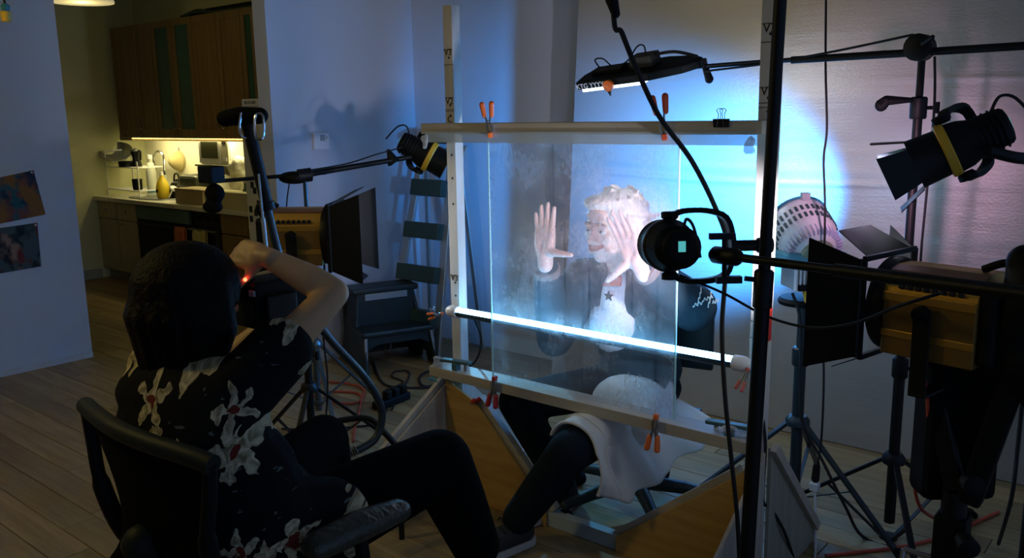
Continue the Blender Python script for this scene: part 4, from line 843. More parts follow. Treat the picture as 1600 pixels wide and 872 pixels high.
q = MB(); q.frus((cx-.035, cy, .44), (cx-.10, cy, .44), .007, n=8); q.frus((cx-.10, cy, .44), (cx-.10, cy-.02, .35), .007, n=8); q.build('crank_handle', STEEL, t, True)
for k in range(3):
    a = R(25+120*k); e = V((math.cos(a), math.sin(a), 0)); lg = MB().beam(V((cx, cy, .36))+e*.03, V((cx, cy, .012))+e*.45, .03, .02).build('leg', BLACK, t, bevel=.003)
    MB().caps([V((cx, cy, .03))+e*.43, V((cx, cy, .014))+e*.455], [.016, .014], 10).build('rubber_foot', RUBBER, lg, True)
sb = thing('sandbag', 'black sandbag hanging over the leg of the crank stand', 'sandbag', (cx-.05, cy+.12, .1))
q = MB(); q.caps([(cx-.16, cy+.14, .12), (cx-.06, cy+.16, .16), (cx+.04, cy+.14, .12)], [.07, .075, .07], 12); sbm = q.build('bag', RUBBER, sb, voxel=.01)
MB().tube(smooth([(cx-.12, cy+.14, .19), (cx-.06, cy+.15, .27), (cx+.0, cy+.14, .19)], 5), .010, 8).build('strap', RUBBER, sb, True)
q = MB(); c_ = at(1492, 600, 1.95)
eb = thing('equipment_bag', 'tall dark equipment pouch hanging on the crank stand', 'bag', at(1500, 700, 2.0))
pb0 = at(1496, 640, 2.02); MB().box(pb0, (.17, .10, .42), Matrix.Rotation(_y, 3, 'Z')).build('pouch', RUBBER, eb, bevel=.02)
MB().box(pb0+_rt*.0+V((0, 0, .215)), (.175, .105, .03), Matrix.Rotation(_y, 3, 'Z')).build('flap', BLACKP, eb, bevel=.01)
MB().tube(smooth([pb0+V((-.05, 0, .21)), pb0+V((0, .0, .30)), pb0+V((.05, 0, .21))], 5), .007, 8).build('strap', BLACKP, eb, True)
# small spot lamp with barn doors, upper right
RD = at(1488, 232, 2.15); spot('upper_spot_light', RD+(-_rt*.86-_up*.40+_f*.45).normalized()*.18, (-1.10, 3.75, 1.30), 36, (1, .52, .80), 58, 1, .03)
dedo('small spot lamp with yellow ring and teal barn door at upper right', RD, -_rt*.86-_up*.40+_f*.45, 1.0, side=-1)
t = thing('lamp_bracket', 'black bracket arm holding the small spot lamp at the right edge', 'bracket', at(1600, 240, 2.1))
MB().tube(smooth([at(1545, 236, 2.05), at(1585, 246, 2.05), at(1625, 250, 2.08), at(1700, 262, 2.12)], 5), .014, 10).build('arm', BLACK, t, True)
MB().lathe([(-.02, .02), (.02, .02)], at(1622, 250, 2.08), _rt, 14).build('collar', BLACK, t, True)
e_ = at(1700, 262, 2.12); MB().frus((e_.x, e_.y, 0), (e_.x, e_.y, e_.z+.06), .016, n=12).build('column', BLACK, t, True)
for k in range(3): a = R(30+120*k); MB().beam((e_.x, e_.y, .22), (e_.x+.26*math.cos(a), e_.y+.26*math.sin(a), .012), .02, .014).build('leg', BLACK, t, bevel=.002)
# LED panel boom and its stand
LS = V((-.805, 2.99, 0)); LSZ = 1.70
stand('tall black stand carrying the LED panel boom', (LS.x, LS.y), LSZ-.02, .018, .40, -60, .30, (.62, 1.48))
PB = LS+V((0, 0, LSZ-.045))
pL = on(1098, 104, 'y', PB.y-.03); pR = on(1660, 68, 'y', PB.y-.03)
t = thing('boom_arm', 'thin black boom arm from the tall stand to the LED panel', 'boom arm', PB)
MB().frus(pL, PB+V((-.1, -.03, .0)), .0085, n=12).build('inner_tube', mat('boom_blue', (.02, .03, .05), .25, .5), t, True); MB().frus(pL.lerp(PB, .45)+V((0, -.015, 0)), pR, .0125, n=12).build('outer_tube', BLACK, t, True)
MB().lathe([(-.035, .03), (-.03, .042), (.03, .042), (.035, .03)], PB+V((0, -.03, .01)), (0, 1, 0), 18).build('grip_head', BLACK, t, True)
MB().caps([PB+V((.02, -.07, .02)), PB+V((.05, -.09, .035))], [.009, .007], 8).build('grip_lever', BLACK, t, True)
MB().caps([PB+V((-.02, -.02, -.15)), PB+V((-.085, -.05, -.15)), PB+V((-.10, -.05, -.165))], [.008, .016, .02], 8).build('clamp_knob', BLACKP, t, True)
MB().tube(smooth([PB+V((-.02, -.04, .05)), PB+V((-.25, -.04, .015)), PB+V((-.5, -.04, -.015)), PB+V((-.72, -.04, -.03)), pL+V((.03, 0, -.02))], 6), .004, 6).build('cable', INK, t, True)
MB().tube(smooth([PB+V((.05, -.05, -.02)), PB+V((.06, -.05, -.2)), PB+V((.05, -.04, -.6)), PB+V((.05, -.03, -.75))], 6), .0045, 6).build('cable', INK, t, True)
q0, q1 = on(922, 128, 'y', PB.y-.03), pL; c0 = (q0+q1)/2; ux = (q1-q0).normalized()
t = thing('led_light_fixture', 'flat LED panel light with orange knob hanging over the person', 'LED light', M=frame(c0, -ux, (0, -.35, .93)))
Lh = (q1-q0).length/2
out = [(Lh, -.10), (Lh+.02, 0), (Lh, .10), (-Lh*.3, .10), (-Lh*.8, .06), (-Lh, .018), (-Lh, -.018), (-Lh*.8, -.06), (-Lh*.3, -.10)]
MB(True).prism([(x, y, .0) for x, y in out], (0, 0, .032)).build('housing', BLACKP, t, bevel=.006)
MB(True).prism([(x*.86+.02, y*.88, -.014) for x, y in out[:4]+out[-1:]], (0, 0, .014)).build('diffuser', LEDON, t, bevel=.003)
MB(True).box((-.02, 0, .056), (.10, .07, .045)).build('control_box', mat('box_brown', (.05, .045, .04), .6), t, bevel=.004)
MB(True).box((Lh*.55, .01, .042), (.14, .06, .02)).build('battery_plate', BLACK, t, bevel=.004)
MB(True).prism([(Lh*.05, 0, .032), (Lh*.2, 0, .032), (Lh*.08, 0, .058)], (0, .02, 0)).build('fin', BLACK, t)
MB(True).lathe([(0, .020), (.016, .022), (.02, .015)], (Lh*.38, .10, .006), (0, 1, 0), 18).build('knob', ORANGE, t, True)
q = MB(True); q.prism([(Lh*.38-.012, .108, .0), (Lh*.38+.012, .108, .0), (Lh*.38, .108, -.035)], (0, .008, 0)); q.build('knob_pointer', INK, t)
MB(True).tube(smooth([(Lh*.75, 0, .05), (Lh*.8, 0, .085), (Lh*.65, 0, .085), (Lh*.5, 0, .05), (.06, 0, .06), (.0, 0, .11), (-.03, 0, .11), (-.03, 0, .075)], 6), .003, 6).build('cable', INK, t, True)
MB(True).tube(smooth([(-.05, 0, .07), (-Lh*.6, 0, .07), (-Lh*.95, 0, .04)], 5), .006, 6).build('cable', INK, t, True)
x_ = frame(c0, -ux, (0, -.35, .93)); area('led_panel_light', x_ @ V((.03, 0, -.02)), x_ @ V((.03, 0, -1)), 1.8, (.85, .93, 1), Lh*1.5, .15)
text('lettering', 'KTG YYYY', .028, x_ @ face_M((Lh*.72, .1065, .014), (-1, 0, 0), (0, 0, 1)), WHITEP, t)
MB(True).box((-Lh+.005, 0, .012), (.04, .03, .03)).build('bracket', BLACK, t, bevel=.003)
q = MB(True); q.caps([(-Lh-.01, 0, -.01), (-Lh-.015, 0, -.05)], [.012, .016], 10); q.build('tilt_knob', BLACKP, t, True)
# white round lamp on its stand
WL = at(1256, 375, 3.1); wd_ = V((-.72, .69, .0)).normalized()
t = thing('white_lamp', 'round white ventilated studio lamp facing the foil backdrop', 'studio lamp', M=frame(WL, wd_))
MB(True).lathe([(-.12, .02), (-.115, .06), (-.09, .092), (-.03, .106), (.03, .108), (.075, .106), (.08, .100), (.08, .085), (.0, .08)], (0, 0, .02), (1, 0, .55), 36).build('shell', WHITEP, t, True)
axw = V((1, 0, .55)).normalized()
sl = MB(True); e1 = V((0, 1, 0)); e2 = axw.cross(e1)
for rw, (tx, rr) in enumerate(((.02, .1085), (-.02, .1075))):
    for k in range(22):
        a = R(-20+k*10.5); c = V((0, 0, .02))+axw*tx+(e1*math.cos(a)+e2*math.sin(a))*rr
        nn = (e1*math.cos(a)+e2*math.sin(a)); tg = axw.cross(nn); sl.box(c, (.022, .009, .006), Matrix((axw, tg, nn)).transposed())
sl.build('vent_slots', mat('slot_dark', (.04, .08, .09), .6), t)
rb = MB(True)
for k in range(26):
    a = R(-35+k*9.8); nn = (e1*math.cos(a)+e2*math.sin(a)); c = V((0, 0, .02))-axw*.085+nn*.088; tg = axw.cross(nn); rb.box(c, (.05, .004, .018), Matrix((axw, tg, nn)).transposed())
rb.build('cooling_ribs', mat('rib_lilac', (.42, .42, .58), .4), t)
MB(True).lathe([(-.135, .03), (-.13, .055), (-.118, .062)], (0, 0, .02), axw, 24).build('rear_dome', mat('dome_olive', (.30, .32, .22), .5), t, True)
MB(True).tube([V((0, 0, .02))+axw*.075+(e1*math.cos(a*.2)+e2*math.sin(a*.2))*.109 for a in range(32)], .006, 6, True).build('rim', mat('rim_blue', (.05, .22, .30), .4), t, True)
MB(True).lathe([(.04, .08), (.05, .075), (.055, .003)], (0, 0, .02), axw, 24).build('lens', LENSC, t, True)
MB(True).box(V((0, 0, .02))+axw*.07+e2*.117, (.026, .03, .026)).build('top_latch', GREYP, t, bevel=.003)
MB(True).box((-.045, 0, -.055), (.14, .22, .05)).build('band', mat('band_blue', (.10, .35, .45), .45), t, bevel=.008)
MB(True).box((-.045, 0, -.12), (.12, .15, .085)).build('ballast', GREYP, t, bevel=.004)
rb = MB(True)
for k in range(12): rb.box((-.112, -.075+k*.0136, -.12), (.02, .005, .08))
rb.build('ballast_fins', WHITEP, t); MB(True).box((-.118, 0, -.150), (.012, .13, .022)).build('socket_plate', BLACKP, t)
MB(True).caps([(-.10, .03, -.17), (-.11, .03, -.2)], [.012, .009], 10).build('plug', YELLOW, t, True)
wl_ax = (W[t.name].to_3x3() @ axw).normalized(); spot('white_lamp_light', WL+wl_ax*.13, (-1.80, 3.75, 1.10), 620, (.035, .33, 1), 78, 1, .05)
ws = V((WL.x+.02, WL.y-.03, 0))
stand('black tripod stand under the white round lamp', (ws.x, ws.y), WL.z-.235, .021, .46, -20, .36, (.60,), m=mat('stand_blueblack', (.016, .026, .034), .4))
q = thing('lamp_yoke', 'black round grip plate between the white lamp and its stand', 'bracket', (ws.x, ws.y, WL.z-.24))
MB().lathe([(-.014, .05), (-.012, .085), (.0, .09), (.012, .08), (.014, .04)], (ws.x, ws.y, WL.z-.213), (0, 0, 1), 24).build('plate', BLACKP, q, True)
MB().tube(smooth([(ws.x+.07, ws.y, WL.z-.213), (ws.x+.13, ws.y+.05, WL.z-.215), (ws.x+.17, ws.y+.09, WL.z-.17)], 5), .008, 8).build('handle', BLACKP, q, True)
# ------------------------------------------------------------------ cables in the room
def cable(label, pts, r, m=INK, ends=None, name='cable', cat='cable'):
    t = thing(name, label, cat, pts[0]); MB().tube(smooth(pts, 8), r, 8).build('wire', m, t, True)
    if ends: ends(t)
    return t
CP = [at(958, 10, 2.1), at(972, 52, 2.1), at(1000, 120, 2.12), at(1032, 185, 2.15), at(1080, 250, 2.2), at(1118, 325, 2.25), at(1136, 380, 2.28), at(1132, 450, 2.3), at(1128, 520, 2.32), at(1133, 620, 2.36), at(1143, 720, 2.4), at(1152, 810, 2.42), at(1156, 890, 2.44)]
cable('thick black power cable hanging across the top rail and round lamp', [CP[0]+V((-.01, 0, .5))]+CP, .0065, INK, lambda t: MB().caps([at(956, 0, 2.1), at(962, 22, 2.1)], [.016, .011], 10).build('connector', BLACKP, t, True))
cable('thin black cable hanging down in front of the foil backdrop', [at(1291, -40, 2.9), at(1290, 100, 2.9), at(1292, 200, 2.9), at(1287, 250, 2.9), at(1289, 330, 2.9), at(1286, 500, 2.95), at(1287, 600, 2.97), at(1283, 690, 3.0), at(1276, 730, 3.0)], .004, INK,
      lambda t: (MB().caps([at(1276, 728, 3.0), at(1274, 748, 3.0)], [.012, .014], 10).build('plug', BLACKP, t, True), MB().box(at(1273, 760, 3.0), (.03, .03, .03)).build('adapter', WHITEP, t, bevel=.004)))
cable('white cord running down from the adapter to the floor', [at(1273, 766, 3.0), at(1274, 800, 3.0), on(1274, 850, 'z', .01), on(1273, 885, 'z', .008)], .0045, WHITEP)
cable('black cable dropping from the white lamp along its stand', [at(1238, 458, 2.98), at(1250, 500, 2.98), at(1250, 590, 3.0), at(1254, 660, 3.0), at(1285, 720, 2.98), at(1320, 790, 2.95), on(1350, 840, 'z', .006), on(1420, 862, 'z', .006)], .0055, INK)
cable('orange cord hanging below the large gold lamp', [at(1434, 546, 1.95), at(1446, 600, 1.97), at(1450, 660, 2.0), at(1440, 710, 2.05), at(1430, 760, 2.1), at(1440, 795, 2.12), at(1470, 815, 2.15)], .0045, CORDR)
cable('orange cord lying on the floor at the lower right', [on(1290, 868, 'z', .006), on(1350, 862, 'z', .006), on(1420, 852, 'z', .006), on(1480, 835, 'z', .006), on(1560, 800, 'z', .006)], .006, CORDR)
cable('red orange cord coiled on the floor by the left stand', [on(px, py, 'z', .008) for px, py in ((470, 600), (520, 597), (566, 606), (560, 628), (520, 628), (475, 612), (500, 612), (560, 615), (562, 640), (556, 660), (552, 690))], .006, CORDR)
cable('black cable looping on the floor below the step stool', [on(px, py, 'z', .008) for px, py in ((583, 565), (600, 600), (650, 606), (690, 600), (700, 585), (670, 580), (655, 592), (668, 604), (720, 590))], .007, INK)
cable('black cable snaking from the power strip toward the left stand', [on(px, py, 'z', .008) for px, py in ((612, 640), (640, 585), (620, 580), (612, 588), (630, 598), (600, 612), (606, 630), (590, 660), (540, 668), (500, 672), (440, 670))], .005, INK)
cable('thin black cable hanging beside the column of the left stand', [at(506, 405, 3.5), at(509, 470, 3.55), at(505, 520, 3.6), at(512, 600, 3.7), at(506, 690, 3.75)], .004, INK)
cable('bundle of pale cable at the foot of the right gusset', [on(px, py, 'z', .008) for px, py in ((1196, 818), (1215, 815), (1232, 830), (1238, 850), (1240, 880))], .008, mat('cable_pale', (.4, .42, .38), .5))
cable('black cable running down beside the black pole to the floor', [at(1192, 652, 2.6), at(1196, 700, 2.6), at(1192, 780, 2.65), at(1205, 795, 2.7), at(1225, 830, 2.75), on(1240, 872, 'z', .008)], .005, INK)
cable('black cable hanging at the right edge behind the crank stand', [at(1600, 600, 2.4), at(1590, 700, 2.45), at(1580, 780, 2.5), on(1560, 850, 'z', .01)], .006, INK)
g = on(612, 632, 'z', 0); t = thing('power_strip', 'black power strip with plugs on the floor near the stool', 'power strip', M=frame((g.x, g.y, .0), (_rt*.55+V((-_f.x, -_f.y, 0))*-.85)))
MB(True).box((0, 0, .022), (.24, .06, .042)).build('body', BLACKP, t, bevel=.006)
for i in range(3): MB(True).box((-.03+.06*i, 0, .062), (.035, .04, .04)).build('plug', BLACK, t, bevel=.005)
MB(True).box((-.095, 0, .046), (.02, .015, .008)).build('switch', RED, t)
# ------------------------------------------------------------------ people
def hand(mb, wrist, fdir, tdir, pn, s=1., curl=(0, 0, 0, 0), spread=1., thumb_out=.9, thumb_fwd=.45):
    # fdir: along the fingers, tdir: towards the thumb side, pn: palm normal (fingers curl towards it)
    f = V(fdir).normalized(); t = (V(tdir)-f*V(tdir).dot(f)).normalized(); n = f.cross(t)
    if n.dot(V(pn)) < 0: n = -n
    w = V(wrist); P = lambda a, b, c=0: w+(f*a+t*b+n*c)*s
    mb.caps([P(-.03, 0), P(.012, 0)], [.026*s, .027*s], 12)
    ks = []
    for i, (b, L) in enumerate(((.031, .096), (.011, .100), (-.010, .096), (-.029, .086))):
        k = P(L, b); ks.append(k); mb.caps([P(.01, b*.6), P(L*.55, b*.92, .003), k], [.017*s, .0145*s, .0115*s], 10)
    mb.caps([P(.03, .022, .008), P(.06, .028, .004)], [.018*s, .014*s], 10); mb.caps([P(.03, -.02, .006), P(.075, -.024, .003)], [.017*s, .013*s], 10)
    mb.caps([P(.05, .01), P(.085, 0)], [.017*s, .013*s], 10)
    for i, (k, L) in enumerate(zip(ks, (.074, .082, .076, .060))):
        sp = ((1.5-i)*.10+.02)*spread; d = (f+t*sp).normalized(); c = curl[i]; p = k; pts = [p]
        for q, fr_ in enumerate((.44, .32, .24)):
            a = c*(q+1)*.55; dd = (d*math.cos(a)+n*math.sin(a)); p = p+dd*L*fr_*s; pts.append(p)
        mb.caps(pts, [.0098*s, .0090*s, .0082*s, .0070*s], 10)
    a0 = P(.022, .026, .008); a1 = a0+(t*thumb_out+f*thumb_fwd+n*.25).normalized()*.040*s; a2 = a1+(t*thumb_out+f*thumb_fwd*.9).normalized()*.032*s; a3 = a2+(t*thumb_out+f*thumb_fwd*.7).normalized()*.024*s
    mb.caps([a0, a1, a2, a3], [.0175*s, .0130*s, .0110*s, .0085*s], 10)
def head(mb, c, fwd, s=1., up=(0, 0, 1), smile=0.):
    f = V(fwd).normalized(); u = (V(up)-f*V(up).dot(f)).normalized(); r = f.cross(u); M = Matrix((r, f, u)).transposed(); c = V(c)
    P = lambda a, b, d: c+(r*a+f*b+u*d)*s
    E_ = lambda p, rad, M2=M: mb.ell(p, [q*s for q in rad], M2, 18, 12)
    E_(P(0, -.012, .030), (.076, .094, .088)); E_(P(0, .022, -.030), (.062, .066, .085)); E_(P(0, .048, -.092), (.030, .030, .026)); E_(P(0, .056, -.088), (.020, .022, .018))
    for sg in (-1, 1):
        E_(P(sg*.040, .055, -.022), (.026, .024, .024)); E_(P(sg*.030, .075, .018), (.026, .014, .010)); E_(P(sg*.042, .035, -.070), (.024, .040, .026))
        E_(P(sg*.076, -.008, -.005), (.010, .020, .032)); E_(P(sg*.012, .092, -.036), (.010, .010, .008))
    mb.caps([P(0, .080, .018), P(0, .094, -.010), P(0, .106, -.032)], [.010*s, .012*s, .0135*s], 10)
    E_(P(0, .080, -.062), (.026, .012, .007)); E_(P(0, .078, -.074), (.022, .012, .007)); E_(P(0, .066, .055), (.052, .024, .032))
    return P, M
def face_parts(P, s, par, skin_lip, brow):
    for sg in (-1, 1):
        e = MB().ell(P(sg*.031, .0735, .001), .0125*s, seg=12, rings=8).build('eye', mat('eye_white', (.7, .7, .68), .2), par, True)
        MB().ell(P(sg*.031+.000, .084, .001), .0058*s, seg=10, rings=6).build('iris', mat('iris_dark', (.05, .05, .05), .15), e, True)
        MB().tube(smooth([P(sg*.013, .089, .028), P(sg*.031, .092, .032), P(sg*.050, .080, .022)], 4), [.003*s]*9, 6).build('eyebrow', brow, par, True)
        MB().tube(smooth([P(sg*.017, .083, .004), P(sg*.031, .0875, .010), P(sg*.045, .080, .004)], 4), .0024*s, 6).build('eyelid', skin_lip, par, True)
    MB().tube(smooth([P(-.037, .074, -.050), P(-.019, .092, -.064), P(0, .096, -.069), P(.019, .092, -.064), P(.037, .074, -.050)], 5), [.0018*s]+[.0042*s]*19+[.0018*s], 8).build('lips', mat('lips', (.5, .2, .18), .4), par, True)
# ---- operator, back to the camera, filming
OPC = V((-1.80, 1.0, 0))
op = thing('person', 'person in dark floral shirt seated with back to us filming through a camera', 'person', (-1.80, 1.0, .45))
B = MB()
PEL, CH, NK, HD = V((-1.70, 1.03, .53)), V((-1.80, 1.00, .76)), V((-1.865, 1.02, .91)), V((-1.885, 1.06, 1.055))
B.caps([PEL, V((-1.74, 1.01, .63)), CH, V((-1.85, 1.01, .84))], [.10, .10, .105, .09], 14)
B.caps([V((-1.85, 1.01, .84)), NK, V((-1.878, 1.04, .98))], [.06, .048, .05], 12)
Po, Mo = head(B, HD, (.05, .98, -.05), 1.0)
RS, RE, RW = V((-1.675, 1.04, .875)), at(522, 458, 2.10), at(418, 402, 2.12)
B.caps([V((-1.80, 1.01, .85)), RS, RS.lerp(RE, .5), RE], [.06, .055, .046, .037], 14); B.caps([RE, RE.lerp(RW, .35), RW], [.037, .040, .026], 14)
hd_ = (at(378, 396, 2.14)-RW).normalized()
hand(B, RW+hd_*.012, hd_+V((0, .25, -.05)), V((-.1, -.5, -.8)), V((-.2, .3, -1)), .92, (.75, .8, .85, .9), .5, .8, .6)
LS_, LE, LW = V((-2.02, 1.03, .87)), V((-2.12, 1.22, .78)), V((-1.99, 1.36, .94))
B.caps([V((-1.90, 1.01, .85)), LS_, LS_.lerp(LE, .5), LE], [.06, .055, .046, .037], 14); B.caps([LE, LE.lerp(LW, .35), LW], [.037, .040, .026], 14)
hand(B, LW, V((.55, .3, .35)), V((-.3, .9, .2)), V((.3, 0, 1)), .92, (.5, .5, .5, .5), .5)
RK = at(686, 722, 2.28); RA = at(748, 862, 2.36); RT = RA+V((.03, .17, -.10))
B.caps([V((-1.61, 1.06, .52)), RK, RK.lerp(RA, .4), RA], [.085, .058, .05, .034], 14); B.caps([RA, RA+V((.0, .0, -.07))], [.034, .03], 12)
FTz = max(.045, RA.z-.11); B.caps([V((RA.x-.005, RA.y-.02, FTz)), V((RA.x+.03, RA.y+.16, FTz-.015))], [.036, .028], 12)
LK = V((-1.96, 1.47, .56)); LA = V((-1.95, 1.52, .14))
B.caps([V((-1.79, 1.06, .52)), LK, LA], [.085, .058, .036], 14); B.caps([LA+V((0, -.02, -.08)), LA+V((0, .16, -.10))], [.036, .028], 12)
B.build('body', SKIN1, op, voxel=.006, sm=4)
Cc = MB()   # shirt
Cc.caps([V((-1.70, 1.02, .56)), V((-1.75, 1.0, .66)), V((-1.80, 1.0, .77)), V((-1.83, 1.01, .85))], [.155, .145, .140, .11], 18)
Cc.ell((-1.79, .98, .76), (.245, .15, .15)); Cc.ell((-1.69, 1.02, .59), (.225, .17, .15)); Cc.ell((-1.83, .98, .84), (.235, .115, .09)); Cc.ell((-1.74, 1.0, .68), (.235, .16, .15))
Cc.caps([V((-1.78, 1.01, .86)), RS+V((.0, 0, .0)), RS.lerp(RE, .40)], [.085, .080, .078], 16); Cc.caps([V((-1.92, 1.01, .85)), LS_, LS_.lerp(LE, .55)], [.085, .080, .075], 16)
Cc.caps([NK+V((0, 0, -.035)), NK+V((-.002, .0, .012))], [.085, .066], 14)
Cc.caps([V((-1.58, 1.06, .57)), V((-1.55, 1.16, .55))], [.115, .105], 14)
Cc.build('shirt', FLORAL, op, voxel=.009, sm=5)
Tt = MB(); Tt.caps([V((-1.70, 1.03, .52)), V((-1.61, 1.06, .52)), RK, RK.lerp(RA, .45), RK.lerp(RA, .93)], [.13, .115, .088, .080, .066], 18)
Tt.caps([V((-1.70, 1.03, .52)), V((-1.79, 1.06, .52)), LK, LK.lerp(LA, .85)], [.12, .105, .074, .052], 18)
Tt.build('trousers', PANTS, op, voxel=.009, sm=5)
Hh = MB()
Hh.ell(HD+V((0, -.015, .035)), (.122, .130, .112)); Hh.ell(HD+V((0, -.045, -.02)), (.130, .105, .12)); Hh.ell(HD+V((-.008, -.05, -.085)), (.122, .085, .085))
for sg in (-1, 1): Hh.caps([HD+V((sg*.085, .0, .04)), HD+V((sg*.105, .0, -.05)), HD+V((sg*.095, -.01, -.12))], [.045, .042, .030], 12)
for i in range(40):
    a = random.uniform(math.pi*.95, math.pi*2.05); x, y_ = math.cos(a)*.118, math.sin(a)*.118
    Hh.caps([HD+V((x*.75, y_*.8-.01, .07)), HD+V((x*1.07, y_*1.05-.02, -.02)), HD+V((x*.98, y_*.92-.02, -.13-random.uniform(0, .035)))], [.02, .016, .007], 8)
Hh.build('hair', HAIRD, op, voxel=.006, sm=2)
for p, q in ((RA, (.03, .16)), (LA, (0, .16))):
    sh_ = MB(); z0 = .045 if p is LA else FTz
    sh_.caps([V((p.x, p.y-.03, z0)), V((p.x+q[0]*.6, p.y+.08, z0-.004)), V((p.x+q[0], p.y+.17, z0-.012))], [.046, .042, .034], 12); sh_.build('shoe', SHOE, op, voxel=.008, sm=3)
# camera in the operator's hands
cc = V((-1.885, 1.28, 1.02)); cm_ = thing('video_camera', 'black cinema camera with red light held at the operator eye', 'camera', cc)
MB().box(cc, (.105, .17, .12)).build('body', BLACKP, cm_, bevel=.008)
MB().lathe([(0, .045), (.02, .048), (.04, .046), (.05, .052), (.075, .052), (.075, .044), (.05, .04)], cc+V((0, .085, -.005)), (0, 1, 0), 24).build('lens', BLACK, cm_, True)
MB().lathe([(0, .022), (.03, .024), (.05, .030), (.052, .02)], cc+V((-.01, -.085, .035)), (0, -1, 0), 16).build('viewfinder', RUBBER, cm_, True)
MB().tube(smooth([cc+V((0, -.06, .058)), cc+V((0, -.05, .085)), cc+V((0, .06, .085)), cc+V((0, .07, .058))], 4), .010, 8).build('top_handle', BLACKP, cm_, True)
MB().box(cc+V((.062, -.02, -.01)), (.022, .09, .07)).build('side_panel', BLACK, cm_, bevel=.004); MB().box(cc+V((.045, -.088, .035)), (.02, .006, .014)).build('label_plate', GREYP, cm_)
MB().ell(at(383, 437, (cc+V((.05, -.09, .045))-CAM).dot(_f)), .005, seg=10, rings=6).build('tally_light', LEDRED, cm_, True)
MB().box(cc+V((.066, .0, -.115)), (.010, .022, .12)).build('strap', mat('strap_blue', (.03, .12, .28), .6), cm_, bevel=.003)
MB().box(cc+V((0, .02, -.085)), (.08, .11, .05)).build('base_plate', BLACK, cm_, bevel=.004)
# operator's chair
oc = thing('office_chair', 'black office chair with curved backrest and worn armrest under the operator', 'chair', (-1.74, 1.02, 0))
Yb = .80
def bk(u, v):
    x = -1.915+.50*u; z = .855-.40*v; return (x+(.02*math.sin(math.pi*v)*(1 if u < .5 else -1)), Yb-.035*math.sin(math.pi*u)-.0+.03*v*math.sin(math.pi*u), z)
MB().grid(lambda u, v: bk((.04+.22*math.sin(math.pi*min(1, v*1.1))**.8)*(1-u)+.95*u, .06+.9*v), 14, 16).build('backrest', mat('mesh_black', (.004, .0045, .005), .95, spec=.05), oc, True, solid=.012)
rl = [bk(-.02, 0), bk(.15, -.01), bk(.35, -.015), bk(.5, -.015), bk(.7, -.01), bk(.9, .0), bk(1.02, .02)]
MB().tube(smooth(rl, 5), [.020]*31, 12).build('top_rail', mat('rail_green', (.014, .022, .018), .55, spec=.2), oc, True)
for u in (0., 1.):
    MB().tube(smooth([bk(u, .02), bk(u, .2), (bk(u, .45)[0]+(.012 if u == 0 else -.012), Yb+.0, .68), (bk(u, .7)[0]+(.035 if u == 0 else -.035), Yb+.03, .56), (bk(u, 1)[0]+(.07 if u == 0 else -.07), Yb+.10, .45)], 5), [.015]*10+[.02]*11, 10).build('back_frame', BLACKP, oc, True)
MB().caps([at(222, 850, 1.80), at(255, 868, 1.84)], [.042, .045], 12).build('tilt_joint', mat('rail_green', (.014, .022, .018), .55, spec=.2), oc, True)
q = MB(); q.caps([(-1.86, .94, .42), (-1.56, .94, .42)], [.045, .045], 12); q.caps([(-1.90, 1.2, .42), (-1.58, 1.2, .42)], [.045, .045], 12); q.box((-1.74, 1.06, .42), (.40, .34, .085)); q.build('seat', RUBBER, oc, voxel=.01, sm=5)
WORN = mat('worn_vinyl', (.05, .05, .035), .3, var=.6, scale=30, bump=.5, bscale=60)
a0, a1 = at(498, 852, 1.84), at(620, 806, 2.0); a1.z = a0.z = .585
for dx in (0, -.60):
    q = MB(); d = V((dx, 0, 0)); q.caps([a0+d, a0.lerp(a1, .5)+d+V((0, 0, .006)), a1+d], [.040, .044, .036], 14); q.v = [V((p.x, p.y, .585+(p.z-.585)*.75)) for p in q.v]; ar = q.build('armrest', WORN, oc, voxel=.006)
    MB().tube(smooth([a0.lerp(a1, .5)+d-V((0, 0, .015)), a0.lerp(a1, .5)+d-V((0, 0, .12)), V((-1.74+(.2 if dx == 0 else -.2), a0.lerp(a1, .5).y, .40))], 5), .016, 10).build('armrest_post', BLACKP, oc, True)
MB().frus((-1.74, 1.04, .10), (-1.74, 1.04, .40), .028, n=14).build('column', BLACK, oc, True)
def star(oc, c, az, L=.29, m=BLACKP):
    for k in range(5):
        a = R(az+72*k); e = V((math.cos(a), math.sin(a), 0)); lg = MB(); lg.caps([V((c[0], c[1], .115)), V((c[0], c[1], .10))+e*L*.6, V((c[0], c[1], .078))+e*L], [.030, .024, .019], 10); lo = lg.build('base_leg', m, oc, True)
        p = V((c[0], c[1], .03))+e*L; sd = V((-e.y, e.x, 0))
        MB().lathe([(-.022, .014), (-.018, .028), (-.004, .03), (.004, .03), (.018, .028), (.022, .014)], p, sd, 16).build('caster', RUBBER, lo, True)
star(oc, (-1.74, 1.04), 10)
# ---- the person behind the acrylic sheet
sb_ = thing('person', 'person with pale fluffy hair in dark jacket framing their face with raised hands', 'person', (-1.68, 2.72, .4))
B = MB(); fw = V((-.18, -.98, -.02))
HD2 = V((-1.735, 2.635, 1.065))
B.caps([V((-1.68, 2.76, .46)), V((-1.70, 2.75, .62)), V((-1.72, 2.73, .78))], [.11, .105, .11], 14)
B.caps([V((-1.725, 2.73, .86)), V((-1.73, 2.69, .93)), V((-1.733, 2.66, 1.0))], [.06, .05, .05], 12)
Ps, Ms = head(B, HD2, fw, 1.02)
SRS, SRE, SRW = V((-1.90, 2.70, .845)), V((-1.955, 2.58, .63)), on(852, 402, 'y', 2.41)
B.caps([V((-1.75, 2.72, .84)), SRS, SRS.lerp(SRE, .5), SRE], [.06, .056, .046, .038], 12); B.caps([SRE, SRE.lerp(SRW, .4), SRW], [.038, .038, .026], 12)
hand(B, SRW, (-.02, .02, 1), (1, 0, 0), (0, -1, 0), 1.06, (.02, .02, .02, .05), .85, 1., -.05)
